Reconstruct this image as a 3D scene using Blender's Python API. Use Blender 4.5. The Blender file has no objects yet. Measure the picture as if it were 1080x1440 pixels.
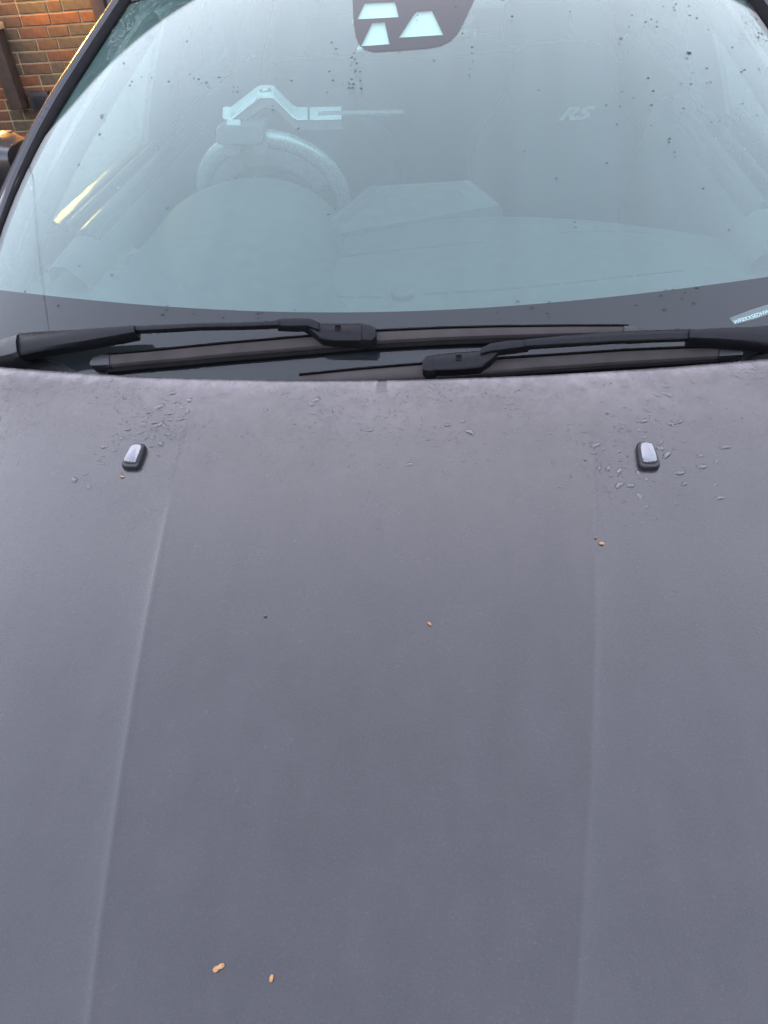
import bpy, bmesh, math, random
import numpy as np
from math import sin, cos, tan, radians, pi, sqrt, exp
from mathutils import Vector, Matrix

random.seed(7)
sc = bpy.context.scene
col = sc.collection

# ------------------------------------------------------------------ camera
FPX = 1040.0                     # focal length in photo pixels (1080 x 1440 frame)
ZC = 0.99                        # height of the bonnet's rear edge
CAM = np.array([0.1201, -1.0057, ZC + 0.5742])
PITCH, YAW, ROLL = radians(40.0), radians(8.19), radians(-5.04)
_f = np.array([-sin(YAW) * cos(PITCH), cos(YAW) * cos(PITCH), -sin(PITCH)])
_r = np.array([cos(YAW), sin(YAW), 0.0])
_u = np.cross(_r, _f)
RT = _r * cos(ROLL) + _u * sin(ROLL)
UP = -_r * sin(ROLL) + _u * cos(ROLL)
FW = _f
cam = bpy.data.cameras.new('camera')
cam.sensor_fit = 'VERTICAL'
cam.sensor_height = 36.0
cam.lens = 36.0 * FPX / 1440.0
cam.clip_start = 0.02
cam.clip_end = 3000
camo = bpy.data.objects.new('camera', cam)
col.objects.link(camo)
camo.matrix_world = Matrix((
    (RT[0], UP[0], -FW[0], CAM[0]),
    (RT[1], UP[1], -FW[1], CAM[1]),
    (RT[2], UP[2], -FW[2], CAM[2]),
    (0, 0, 0, 1)))
sc.camera = camo

# ------------------------------------------------------------------ light
SUN_EL, SUN_AZ = radians(10), radians(0)      # dusk: the sun is low behind the house
w = bpy.data.worlds.new('World')
sc.world = w
w.use_nodes = True
nt = w.node_tree
nt.nodes.clear()
wo = nt.nodes.new('ShaderNodeOutputWorld')
bg = nt.nodes.new('ShaderNodeBackground')
sky = nt.nodes.new('ShaderNodeTexSky')
sky.sky_type = 'NISHITA'
sky.sun_disc = False
sky.sun_elevation = SUN_EL
sky.sun_rotation = SUN_AZ
sky.air_density = 1.0
sky.dust_density = 5.0
hs = nt.nodes.new('ShaderNodeHueSaturation')
hs.inputs['Saturation'].default_value = 0.6
cl = nt.nodes.new('ShaderNodeMixRGB')           # cloud cover: mixes the clear sky towards an even grey
cl.blend_type = 'MIX'
cl.inputs['Fac'].default_value = 0.15
cl.inputs['Color2'].default_value = (0.80, 0.72, 0.86, 1)
tc = nt.nodes.new('ShaderNodeTexCoord')
mp = nt.nodes.new('ShaderNodeMapping')
mp.inputs['Scale'].default_value = (1.0, 1.0, 1.8)
ns = nt.nodes.new('ShaderNodeTexNoise')
ns.inputs['Scale'].default_value = 1.6
ns.inputs['Detail'].default_value = 3
mr = nt.nodes.new('ShaderNodeMapRange')
mr.inputs['From Min'].default_value = 0.3
mr.inputs['From Max'].default_value = 0.7
mr.inputs['To Min'].default_value = 0.92
mr.inputs['To Max'].default_value = 1.08
th = nt.nodes.new('ShaderNodeMixRGB')         # the cloud's faint dusk tint
th.blend_type = 'MULTIPLY'
th.inputs['Fac'].default_value = 1.0
th.inputs['Color2'].default_value = (1.0, 0.93, 0.965, 1)
mu = nt.nodes.new('ShaderNodeMixRGB')
mu.blend_type = 'MULTIPLY'
mu.inputs['Fac'].default_value = 1.0
L = nt.links.new
L(sky.outputs[0], hs.inputs['Color'])
L(hs.outputs[0], cl.inputs['Color1'])
L(cl.outputs[0], th.inputs['Color1'])
L(th.outputs[0], mu.inputs['Color1'])
L(tc.outputs['Generated'], mp.inputs[0])
L(mp.outputs[0], ns.inputs['Vector'])
L(ns.outputs[0], mr.inputs[0])
L(mr.outputs[0], mu.inputs['Color2'])
L(mu.outputs[0], bg.inputs['Color'])
bg.inputs['Strength'].default_value = 0.15
L(bg.outputs[0], wo.inputs[0])

sl_ = bpy.data.lights.new('sun', 'SUN')
sl_.energy = 0.25
sl_.angle = radians(12)
sl_.color = (1.0, 0.95, 0.9)
so = bpy.data.objects.new('sun', sl_)
col.objects.link(so)
sd = Vector((sin(SUN_AZ) * cos(SUN_EL), cos(SUN_AZ) * cos(SUN_EL), sin(SUN_EL)))
so.rotation_euler = sd.to_track_quat('Z', 'Y').to_euler()
so.location = (0, -20, 20)

vs = sc.view_settings
vs.view_transform = 'Standard'
vs.look = 'None'
vs.exposure = 4.52
vs.gamma = 1
vs.use_curve_mapping = False
try:
    sc.cycles.use_denoising = True
    sc.cycles.max_bounces = 14
    sc.cycles.transparent_max_bounces = 24
    sc.cycles.caustics_refractive = True
    sc.cycles.caustics_reflective = True
except Exception:
    pass

# ------------------------------------------------------------------ helpers
def ray(px, py):
    d = FW + RT * (px - 540) / FPX - UP * (py - 720) / FPX
    return d / np.linalg.norm(d)

def proj(P):
    d = np.asarray(P, float) - CAM
    z = d @ FW
    return np.array([540 + FPX * (d @ RT) / z, 720 - FPX * (d @ UP) / z])

def on_axis(px, py, ax, val):
    d = ray(px, py)
    return CAM + d * (val - CAM[ax]) / d[ax]

def wloc(o):
    v = Vector((0, 0, 0))
    while o is not None:
        v = v + o.location
        o = o.parent
    return v

def tag(o, label=None, cat=None, group=None, kind=None):
    if label: o['label'] = label
    if cat: o['category'] = cat
    if group: o['group'] = group
    if kind: o['kind'] = kind
    return o

def empty(name, loc, label=None, cat=None, group=None, parent=None):
    o = bpy.data.objects.new(name, None)
    col.objects.link(o)
    o.empty_display_size = 0.05
    if parent is not None:
        o.parent = parent
        loc = Vector(loc) - wloc(parent)
    o.location = loc
    return tag(o, label, cat, group)

def mesh_data(name, verts, faces, mat, smooth=True, angle=None):
    me = bpy.data.meshes.new(name)
    me.from_pydata([tuple(map(float, v)) for v in verts], [], faces)
    me.update()
    bm = bmesh.new()
    bm.from_mesh(me)
    bmesh.ops.recalc_face_normals(bm, faces=bm.faces)
    bm.to_mesh(me)
    bm.free()
    if smooth:
        me.polygons.foreach_set('use_smooth', [True] * len(me.polygons))
        if angle is not None:
            try:
                me.set_sharp_from_angle(angle=radians(angle))
            except Exception:
                pass
    if mat is not None:
        me.materials.append(mat)
    return me

def put(name, verts, faces, mat, parent=None, smooth=True, angle=35, loc=None):
    """one mesh object from world coordinates"""
    if parent is not None:
        off = wloc(parent)
        base = Vector((0, 0, 0))
    else:
        if loc is None:
            a = np.asarray(verts, float)
            loc = Vector(((a[:, 0].min() + a[:, 0].max()) / 2, (a[:, 1].min() + a[:, 1].max()) / 2, a[:, 2].min()))
        off = Vector(loc)
        base = off
    vv = [(v[0] - off.x, v[1] - off.y, v[2] - off.z) for v in verts]
    o = bpy.data.objects.new(name, mesh_data(name, vv, faces, mat, smooth, angle))
    col.objects.link(o)
    o.parent = parent
    o.location = base
    return o

class MB:
    def __init__(s):
        s.v, s.f = [], []
    def add(s, verts, faces):
        n = len(s.v)
        s.v += [tuple(map(float, p)) for p in verts]
        s.f += [tuple(i + n for i in f) for f in faces]
    def grid(s, P, close_u=False, close_v=False):
        """P[i][j] points"""
        nu, nv = len(P), len(P[0])
        vs_ = [p for r in P for p in r]
        fs = []
        for i in range(nu if close_u else nu - 1):
            for j in range(nv if close_v else nv - 1):
                a, b = i, (i + 1) % nu
                c, d = j, (j + 1) % nv
                fs.append((a * nv + c, b * nv + c, b * nv + d, a * nv + d))
        s.add(vs_, fs)
    def loft(s, secs, caps=True):
        """closed sections"""
        n = len(secs[0])
        vs_ = [p for q in secs for p in q]
        fs = []
        for i in range(len(secs) - 1):
            for j in range(n):
                k = (j + 1) % n
                fs.append((i * n + j, i * n + k, (i + 1) * n + k, (i + 1) * n + j))
        if caps:
            fs.append(tuple(range(n)))
            fs.append(tuple(range((len(secs) - 1) * n, len(secs) * n)))
        s.add(vs_, fs)
    def box(s, x0, x1, y0, y1, z0, z1, b=0.0):
        if b <= 0:
            v = [(x, y, z) for x in (x0, x1) for y in (y0, y1) for z in (z0, z1)]
            s.add(v, [(0, 1, 3, 2), (4, 6, 7, 5), (0, 4, 5, 1), (2, 3, 7, 6), (0, 2, 6, 4), (1, 5, 7, 3)])
            return
        bm = bmesh.new()
        bmesh.ops.create_cube(bm, size=1)
        for q in bm.verts:
            q.co = ((x0 + x1) / 2 + q.co.x * (x1 - x0), (y0 + y1) / 2 + q.co.y * (y1 - y0), (z0 + z1) / 2 + q.co.z * (z1 - z0))
        bmesh.ops.bevel(bm, geom=bm.edges[:], offset=b, segments=2, affect='EDGES', profile=0.6)
        bm.verts.index_update()
        s.add([q.co[:] for q in bm.verts], [tuple(q.index for q in f.verts) for f in bm.faces])
        bm.free()
    def tube(s, pts, r, n=10, caps=True):
        pts = [Vector(p) for p in pts]
        secs = []
        ref = Vector((0, 0, 1))
        for i, p in enumerate(pts):
            t = (pts[min(i + 1, len(pts) - 1)] - pts[max(i - 1, 0)]).normalized()
            a = t.cross(ref)
            if a.length < 1e-3: a = t.cross(Vector((0, 1, 0)))
            a.normalize()
            b = t.cross(a)
            rr = r[i] if isinstance(r, (list, tuple)) else r
            secs.append([p + a * rr * cos(2 * pi * k / n) + b * rr * sin(2 * pi * k / n) for k in range(n)])
        s.loft(secs, caps)
    def build(s, name, mat, parent=None, **k):
        return put(name, s.v, s.f, mat, parent, **k)

def interp(x, xs, ys):
    return float(np.interp(x, xs, ys))

def smooth01(t):
    t = min(1.0, max(0.0, t))
    return t * t * (3 - 2 * t)

# ------------------------------------------------------------------ materials
def mat(name):
    m = bpy.data.materials.new(name)
    m.use_nodes = True
    n = m.node_tree
    n.nodes.clear()
    o = n.nodes.new('ShaderNodeOutputMaterial')
    return m, n, o

def principled(name, color, rough=0.5, metal=0.0, spec=0.5, noise=0.0, nscale=40, coat=0.0, coat_rough=0.05,
               bump=0.0, bscale=200, var_rough=0.0):
    m, n, o = mat(name)
    b = n.nodes.new('ShaderNodeBsdfPrincipled')
    b.inputs['Base Color'].default_value = (*color, 1)
    b.inputs['Roughness'].default_value = rough
    b.inputs['Metallic'].default_value = metal
    b.inputs['Specular IOR Level'].default_value = spec
    b.inputs['Coat Weight'].default_value = coat
    b.inputs['Coat Roughness'].default_value = coat_rough
    n.links.new(b.outputs[0], o.inputs[0])
    t = n.nodes.new('ShaderNodeTexCoord')
    if noise > 0 or var_rough > 0:
        z = n.nodes.new('ShaderNodeTexNoise')
        z.inputs['Scale'].default_value = nscale
        z.inputs['Detail'].default_value = 5
        n.links.new(t.outputs['Object'], z.inputs['Vector'])
        if noise > 0:
            r = n.nodes.new('ShaderNodeMapRange')
            r.inputs['From Min'].default_value = 0.3
            r.inputs['From Max'].default_value = 0.7
            r.inputs['To Min'].default_value = 1 - noise
            r.inputs['To Max'].default_value = 1 + noise
            x = n.nodes.new('ShaderNodeMixRGB')
            x.blend_type = 'MULTIPLY'
            x.inputs['Fac'].default_value = 1
            x.inputs['Color1'].default_value = (*color, 1)
            n.links.new(z.outputs[0], r.inputs[0])
            n.links.new(r.outputs[0], x.inputs['Color2'])
            n.links.new(x.outputs[0], b.inputs['Base Color'])
        if var_rough > 0:
            r2 = n.nodes.new('ShaderNodeMapRange')
            r2.inputs['From Min'].default_value = 0.3
            r2.inputs['From Max'].default_value = 0.7
            r2.inputs['To Min'].default_value = max(0.02, rough - var_rough)
            r2.inputs['To Max'].default_value = rough + var_rough
            n.links.new(z.outputs[0], r2.inputs[0])
            n.links.new(r2.outputs[0], b.inputs['Roughness'])
    if bump > 0:
        z2 = n.nodes.new('ShaderNodeTexNoise')
        z2.inputs['Scale'].default_value = bscale
        z2.inputs['Detail'].default_value = 3
        n.links.new(t.outputs['Object'], z2.inputs['Vector'])
        bp = n.nodes.new('ShaderNodeBump')
        bp.inputs['Strength'].default_value = bump
        bp.inputs['Distance'].default_value = 0.002
        n.links.new(z2.outputs[0], bp.inputs['Height'])
        n.links.new(bp.outputs[0], b.inputs['Normal'])
    return m

def glass_mat(name, tint, film=0.0, filmcol=(0.6, 0.65, 0.65), streak=True, gloss_rough=0.0, mist=False):
    """clear glass: transmits a tint, mirrors by Schlick's law on each face, with a thin film of dried dirt"""
    m, n, o = mat(name)
    lw = n.nodes.new('ShaderNodeLayerWeight')
    lw.inputs['Blend'].default_value = 0.5
    p = n.nodes.new('ShaderNodeMath'); p.operation = 'POWER'; p.inputs[1].default_value = 5
    q = n.nodes.new('ShaderNodeMath'); q.operation = 'MULTIPLY_ADD'; q.inputs[1].default_value = 0.957; q.inputs[2].default_value = 0.043
    tr = n.nodes.new('ShaderNodeBsdfTransparent'); tr.inputs[0].default_value = (*tint, 1)
    gl_ = n.nodes.new('ShaderNodeBsdfGlossy'); gl_.inputs['Roughness'].default_value = gloss_rough
    mx = n.nodes.new('ShaderNodeMixShader')
    n.links.new(lw.outputs['Facing'], p.inputs[0])
    n.links.new(p.outputs[0], q.inputs[0])
    n.links.new(q.outputs[0], mx.inputs[0])
    if film > 0:
        df = n.nodes.new('ShaderNodeBsdfDiffuse'); df.inputs[0].default_value = (*filmcol, 1)
        if mist:
            tl = n.nodes.new('ShaderNodeBsdfTranslucent'); tl.inputs[0].default_value = (*filmcol, 1)
            m3 = n.nodes.new('ShaderNodeMixShader'); m3.inputs[0].default_value = 0.7
            n.links.new(df.outputs[0], m3.inputs[1]); n.links.new(tl.outputs[0], m3.inputs[2])
            df = m3
        m2 = n.nodes.new('ShaderNodeMixShader')
        t = n.nodes.new('ShaderNodeTexCoord')
        mpp = n.nodes.new('ShaderNodeMapping')
        mpp.inputs['Scale'].default_value = (9.0, 0.7, 0.7) if streak else (3, 3, 3)
        z = n.nodes.new('ShaderNodeTexNoise'); z.inputs['Scale'].default_value = 1.6; z.inputs['Detail'].default_value = 6
        r = n.nodes.new('ShaderNodeMapRange')
        r.inputs['From Min'].default_value = 0.3; r.inputs['From Max'].default_value = 0.75
        r.inputs['To Min'].default_value = film * 0.86; r.inputs['To Max'].default_value = film * 1.14
        n.links.new(t.outputs['Object'], mpp.inputs[0])
        n.links.new(mpp.outputs[0], z.inputs['Vector'])
        n.links.new(z.outputs[0], r.inputs[0])
        if mist:
            n.links.new(r.outputs[0], m2.inputs[0])
        else:                              # a thin layer hides more the more slantwise one looks through it
            c1 = n.nodes.new('ShaderNodeMath'); c1.operation = 'SUBTRACT'; c1.inputs[0].default_value = 1.0
            c2 = n.nodes.new('ShaderNodeMath'); c2.operation = 'DIVIDE'; c2.use_clamp = True
            n.links.new(lw.outputs['Facing'], c1.inputs[1])
            n.links.new(r.outputs[0], c2.inputs[0]); n.links.new(c1.outputs[0], c2.inputs[1])
            n.links.new(c2.outputs[0], m2.inputs[0])
        n.links.new(tr.outputs[0], m2.inputs[1])
        n.links.new(df.outputs[0], m2.inputs[2])
        n.links.new(m2.outputs[0], mx.inputs[1])
    else:
        n.links.new(tr.outputs[0], mx.inputs[1])
    n.links.new(gl_.outputs[0], mx.inputs[2])
    n.links.new(mx.outputs[0], o.inputs[0])
    return m

def paint_mat(name, dew_and_sheen):
    m, n, o = mat(name)
    b = n.nodes.new('ShaderNodeBsdfPrincipled')
    t = n.nodes.new('ShaderNodeTexCoord')
    def noise(scale, detail, rough=0.5, mapping=None):
        z = n.nodes.new('ShaderNodeTexNoise')
        z.inputs['Scale'].default_value = scale
        z.inputs['Detail'].default_value = detail
        z.inputs['Roughness'].default_value = rough
        if mapping:
            mp_ = n.nodes.new('ShaderNodeMapping')
            mp_.inputs['Scale'].default_value = mapping
            n.links.new(t.outputs['Object'], mp_.inputs[0])
            n.links.new(mp_.outputs[0], z.inputs['Vector'])
        else:
            n.links.new(t.outputs['Object'], z.inputs['Vector'])
        return z
    def rng(src, a, b_, c, d):
        r = n.nodes.new('ShaderNodeMapRange')
        r.inputs['From Min'].default_value = a; r.inputs['From Max'].default_value = b_
        r.inputs['To Min'].default_value = c; r.inputs['To Max'].default_value = d
        n.links.new(src, r.inputs[0])
        return r.outputs[0]
    fl = noise(900, 2)                     # metal flake and dust grain
    bl = noise(14, 6, 0.65)                # blotches of road film
    st = noise(6, 5, 0.6, (5.0, 0.8, 1))   # run marks down the slope
    cr = n.nodes.new('ShaderNodeValToRGB')
    cr.color_ramp.elements[0].position = 0.3
    cr.color_ramp.elements[0].color = (0.010, 0.010, 0.011, 1)
    cr.color_ramp.elements[1].position = 0.72
    cr.color_ramp.elements[1].color = (0.024, 0.0235, 0.026, 1)
    mix = n.nodes.new('ShaderNodeMath'); mix.operation = 'MULTIPLY_ADD'; mix.inputs[1].default_value = 0.45
    ad = n.nodes.new('ShaderNodeMath'); ad.operation = 'MULTIPLY_ADD'; ad.inputs[1].default_value = 0.30
    ml = n.nodes.new('ShaderNodeMath'); ml.operation = 'MULTIPLY'; ml.inputs[1].default_value = 0.25
    n.links.new(st.outputs[0], ml.inputs[0])
    n.links.new(bl.outputs[0], ad.inputs[0]); n.links.new(ml.outputs[0], ad.inputs[2])
    n.links.new(fl.outputs[0], mix.inputs[0]); n.links.new(ad.outputs[0], mix.inputs[2])
    n.links.new(mix.outputs[0], cr.inputs[0])
    # dewdrops and dried spray, patchy; the rear-edge band also paints in reflected sky
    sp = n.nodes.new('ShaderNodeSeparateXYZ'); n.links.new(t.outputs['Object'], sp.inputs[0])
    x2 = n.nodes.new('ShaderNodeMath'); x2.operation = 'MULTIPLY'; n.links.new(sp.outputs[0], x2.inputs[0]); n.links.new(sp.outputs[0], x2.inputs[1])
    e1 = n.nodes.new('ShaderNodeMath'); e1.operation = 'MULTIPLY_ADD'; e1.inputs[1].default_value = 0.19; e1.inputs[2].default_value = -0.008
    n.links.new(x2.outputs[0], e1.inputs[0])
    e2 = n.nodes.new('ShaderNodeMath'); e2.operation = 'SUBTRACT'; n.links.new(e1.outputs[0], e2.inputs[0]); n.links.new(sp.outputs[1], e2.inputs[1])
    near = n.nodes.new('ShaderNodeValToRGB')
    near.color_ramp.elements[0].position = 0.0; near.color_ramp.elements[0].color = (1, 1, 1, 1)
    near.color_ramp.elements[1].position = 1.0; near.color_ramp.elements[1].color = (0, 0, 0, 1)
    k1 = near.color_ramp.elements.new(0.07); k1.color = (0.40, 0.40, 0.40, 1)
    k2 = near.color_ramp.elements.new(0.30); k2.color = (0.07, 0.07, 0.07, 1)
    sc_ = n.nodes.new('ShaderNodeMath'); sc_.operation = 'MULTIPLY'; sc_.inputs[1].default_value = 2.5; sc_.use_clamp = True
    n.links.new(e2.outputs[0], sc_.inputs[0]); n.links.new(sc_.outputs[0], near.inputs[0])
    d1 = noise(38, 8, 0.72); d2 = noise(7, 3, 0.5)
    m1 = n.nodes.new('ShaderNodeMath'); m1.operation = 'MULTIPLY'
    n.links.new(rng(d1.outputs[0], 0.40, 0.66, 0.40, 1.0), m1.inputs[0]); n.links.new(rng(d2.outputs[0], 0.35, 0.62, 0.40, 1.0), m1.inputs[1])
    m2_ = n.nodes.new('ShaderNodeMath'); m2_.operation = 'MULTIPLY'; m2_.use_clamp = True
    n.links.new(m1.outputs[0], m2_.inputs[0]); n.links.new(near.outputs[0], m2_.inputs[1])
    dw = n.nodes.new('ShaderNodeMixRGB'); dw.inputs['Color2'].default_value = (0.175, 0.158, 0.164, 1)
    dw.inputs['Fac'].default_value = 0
    if dew_and_sheen:
        # narrow dark reflection mid rear edge, painted as a gap in the band
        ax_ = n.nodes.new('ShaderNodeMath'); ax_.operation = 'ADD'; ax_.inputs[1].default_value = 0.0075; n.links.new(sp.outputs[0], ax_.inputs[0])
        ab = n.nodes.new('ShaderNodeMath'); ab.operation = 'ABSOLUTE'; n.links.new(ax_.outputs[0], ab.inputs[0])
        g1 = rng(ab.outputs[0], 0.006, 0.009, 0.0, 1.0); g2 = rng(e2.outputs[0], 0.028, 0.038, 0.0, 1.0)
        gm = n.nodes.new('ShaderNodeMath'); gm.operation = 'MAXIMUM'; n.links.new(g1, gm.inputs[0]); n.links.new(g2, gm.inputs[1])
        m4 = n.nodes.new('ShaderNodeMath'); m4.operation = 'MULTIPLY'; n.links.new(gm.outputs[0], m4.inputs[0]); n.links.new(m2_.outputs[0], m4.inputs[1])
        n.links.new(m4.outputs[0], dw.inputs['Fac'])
    sk = noise(420, 3, 0.6)
    ska = n.nodes.new('ShaderNodeMixRGB'); ska.blend_type = 'ADD'; ska.inputs['Color2'].default_value = (0.011, 0.0105, 0.011, 1)
    n.links.new(rng(sk.outputs[0], 0.56, 0.74, 0.0, 1.0), ska.inputs['Fac'])
    n.links.new(cr.outputs[0], ska.inputs['Color1'])
    n.links.new(ska.outputs[0], dw.inputs['Color1'])
    n.links.new(dw.outputs[0], b.inputs['Base Color'])
    b.inputs['Metallic'].default_value = 0.35
    b.inputs['Roughness'].default_value = 0.5
    b.inputs['Coat Weight'].default_value = 1.0
    b.inputs['Coat IOR'].default_value = 1.5
    b.inputs['Specular IOR Level'].default_value = 0.0
    n.links.new(rng(bl.outputs[0], 0.3, 0.7, 0.16, 0.30), b.inputs['Coat Roughness'])
    bp = n.nodes.new('ShaderNodeBump')
    bp.inputs['Strength'].default_value = 0.16
    bp.inputs['Distance'].default_value = 0.001
    fm = noise(330, 3, 0.6)
    fa = n.nodes.new('ShaderNodeMath'); fa.operation = 'MULTIPLY_ADD'; fa.inputs[1].default_value = 1.2
    n.links.new(fm.outputs[0], fa.inputs[0]); n.links.new(fl.outputs[0], fa.inputs[2])
    n.links.new(fa.outputs[0], bp.inputs['Height'])
    n.links.new(bp.outputs[0], b.inputs['Coat Normal'])
    n.links.new(b.outputs[0], o.inputs[0])
    return m

def water_mat():
    m, n, o = mat('rain_water')
    g = n.nodes.new('ShaderNodeBsdfGlass')
    g.inputs['IOR'].default_value = 1.45
    g.inputs['Roughness'].default_value = 0.0
    df = n.nodes.new('ShaderNodeBsdfDiffuse'); df.inputs[0].default_value = (0.42, 0.41, 0.42, 1)
    mx = n.nodes.new('ShaderNodeMixShader'); mx.inputs[0].default_value = 0.07
    n.links.new(g.outputs[0], mx.inputs[1]); n.links.new(df.outputs[0], mx.inputs[2])
    n.links.new(mx.outputs[0], o.inputs[0])
    return m

def brick_wall_mat():
    m, n, o = mat('brickwork_distant')
    b = n.nodes.new('ShaderNodeBsdfPrincipled')
    t = n.nodes.new('ShaderNodeTexCoord')
    mp_ = n.nodes.new('ShaderNodeMapping'); mp_.inputs['Rotation'].default_value = (radians(90), 0, 0)
    k = n.nodes.new('ShaderNodeTexBrick')
    k.inputs['Color1'].default_value = (0.085, 0.040, 0.018, 1)
    k.inputs['Color2'].default_value = (0.060, 0.036, 0.018, 1)
    k.inputs['Mortar'].default_value = (0.20, 0.155, 0.085, 1)
    k.inputs['Scale'].default_value = 1.0
    k.inputs['Brick Width'].default_value = 0.225
    k.inputs['Row Height'].default_value = 0.075
    k.inputs['Mortar Size'].default_value = 0.008
    n.links.new(t.outputs['Object'], mp_.inputs[0])
    n.links.new(mp_.outputs[0], k.inputs[0])
    n.links.new(k.outputs[0], b.inputs['Base Color'])
    b.inputs['Roughness'].default_value = 0.9
    n.links.new(b.outputs[0], o.inputs[0])
    return m

M = {}
M['paint'] = paint_mat('grey_paint', False)
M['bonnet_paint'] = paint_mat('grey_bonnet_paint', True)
M['glass'] = glass_mat('windscreen_glass', (0.835, 0.965, 0.93))
M['glass_in'] = glass_mat('windscreen_inner_face', (0.835, 0.965, 0.93), film=0.040, filmcol=(0.66, 0.82, 0.80))
M['side_glass'] = glass_mat('misted_side_glass', (0.40, 0.47, 0.46), film=0.16, filmcol=(0.7, 0.8, 0.8), streak=False, mist=True)
M['rear_glass'] = glass_mat('privacy_glass', (0.20, 0.23, 0.23))
M['pane'] = glass_mat('house_pane', (0.9, 0.95, 0.95))
M['frit'] = principled('frit_black', (0.006, 0.006, 0.008), 0.6, spec=0.1)
M['rubber'] = principled('black_rubber', (0.004, 0.004, 0.0045), 0.7, spec=0.06, noise=0.3, nscale=60)
M['trim'] = principled('black_plastic', (0.009, 0.0095, 0.011), 0.40, spec=0.4, noise=0.25, nscale=80, bump=0.25, bscale=700, var_rough=0.1)
M['arm'] = principled('wiper_black', (0.006, 0.0065, 0.008), 0.42, spec=0.13, noise=0.3, nscale=120, bump=0.15, bscale=500, var_rough=0.12)
M['blade'] = principled('weathered_blade', (0.034, 0.030, 0.029), 0.7, spec=0.10, noise=0.15, nscale=25, bump=0.2, bscale=600)
M['gloss'] = principled('gloss_black', (0.01, 0.01, 0.012), 0.08, coat=1.0)
M['cap_gloss'] = principled('satin_grey_cap', (0.10, 0.105, 0.115), 0.25, metal=0.7, noise=0.2, nscale=300, coat=1.0)
M['sill'] = principled('door_sill_trim', (0.02, 0.02, 0.021), 0.24, spec=0.8)
M['dash'] = principled('dash_plastic', (0.022, 0.023, 0.025), 0.6, spec=0.25, noise=0.15, nscale=40, bump=0.3, bscale=900)
M['dashline'] = principled('dash_seam', (0.010, 0.010, 0.010), 0.8)
M['seat'] = principled('seat_fabric', (0.012, 0.0125, 0.014), 0.85, spec=0.2, noise=0.3, nscale=300)
M['seat_light'] = principled('seat_print', (0.17, 0.175, 0.18), 0.6)
M['head'] = principled('headliner', (0.05, 0.05, 0.05), 0.9, noise=0.1, nscale=200)
M['wheel'] = principled('wheel_leather', (0.10, 0.103, 0.108), 0.26, spec=1.0, noise=0.2, nscale=200, bump=0.2, bscale=800)
M['wheel_back'] = principled('wheel_shroud', (0.05, 0.052, 0.055), 0.5, noise=0.15, nscale=100)
M['glowpanel'] = principled('lamp_glow_tan', (0.055, 0.043, 0.030), 0.5, noise=0.1, nscale=60)  # tan tone paints in warm lamp glow
M['steel'] = principled('pale_painted_steel', (0.36, 0.38, 0.39), 0.35, metal=0.2, noise=0.12, nscale=60)
M['lockgrey'] = principled('grey_lock_plastic', (0.035, 0.037, 0.040), 0.45, noise=0.2, nscale=80)
M['bracket'] = principled('pale_sensor_plastic', (0.29, 0.32, 0.30), 0.6)
M['label'] = principled('white_print', (0.42, 0.45, 0.45), 0.6)
M['labelback'] = principled('grey_plate', (0.045, 0.05, 0.052), 0.5, noise=0.15, nscale=150)
M['water'] = water_mat()
_m, _n, _o = mat('darkened_rain_water')  # grey tint darkens drops in place of the lost glass reflection
_rf = _n.nodes.new('ShaderNodeBsdfRefraction'); _rf.inputs['IOR'].default_value = 1.33; _rf.inputs['Color'].default_value = (0.62, 0.62, 0.62, 1)
_gg = _n.nodes.new('ShaderNodeBsdfGlossy'); _gg.inputs['Roughness'].default_value = 0.0
_fr = _n.nodes.new('ShaderNodeFresnel'); _fr.inputs['IOR'].default_value = 1.33
_mx = _n.nodes.new('ShaderNodeMixShader')
_n.links.new(_fr.outputs[0], _mx.inputs[0]); _n.links.new(_rf.outputs[0], _mx.inputs[1]); _n.links.new(_gg.outputs[0], _mx.inputs[2]); _n.links.new(_mx.outputs[0], _o.inputs[0])
M['speck'] = _m
M['mortar'] = principled('mortar', (0.235, 0.18, 0.095), 0.95, noise=0.2, nscale=60, bump=0.5, bscale=200)
M['brick0'] = principled('brick_orange', (0.115, 0.040, 0.013), 0.9, noise=0.3, nscale=25, bump=0.6, bscale=120)
M['brick1'] = principled('brick_brown', (0.072, 0.036, 0.016), 0.9, noise=0.3, nscale=25, bump=0.6, bscale=120)
M['brick2'] = principled('brick_grey', (0.060, 0.041, 0.022), 0.9, noise=0.35, nscale=30, bump=0.6, bscale=120)
M['brick3'] = principled('brick_red', (0.082, 0.032, 0.014), 0.9, noise=0.3, nscale=25, bump=0.6, bscale=120)
M['brickfar'] = brick_wall_mat()
M['timber'] = principled('dark_oak', (0.030, 0.016, 0.008), 0.75, noise=0.4, nscale=18, bump=0.5, bscale=60)
M['cap'] = principled('pale_timber_cap', (0.42, 0.26, 0.13), 0.7, noise=0.2, nscale=30)
M['frame'] = principled('brown_door_frame', (0.030, 0.020, 0.018), 0.45, noise=0.2, nscale=20)
M['door'] = principled('grey_door', (0.12, 0.115, 0.115), 0.5, noise=0.1, nscale=20)
M['white'] = principled('white_upvc', (0.75, 0.75, 0.73), 0.4)
M['tile'] = principled('roof_tile', (0.10, 0.055, 0.04), 0.85, noise=0.35, nscale=6, bump=0.6, bscale=20)
M['gutter'] = principled('brown_gutter', (0.045, 0.035, 0.03), 0.45)
M['gutter_grey'] = principled('grey_gutter', (0.20, 0.19, 0.18), 0.4)
M['ground'] = principled('tarmac', (0.055, 0.055, 0.057), 0.85, noise=0.3, nscale=12, bump=0.6, bscale=150)
M['tyre'] = principled('tyre', (0.02, 0.02, 0.02), 0.8, noise=0.2, nscale=50)
M['alloy'] = principled('dark_alloy', (0.08, 0.08, 0.085), 0.35, metal=0.8)
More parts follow.
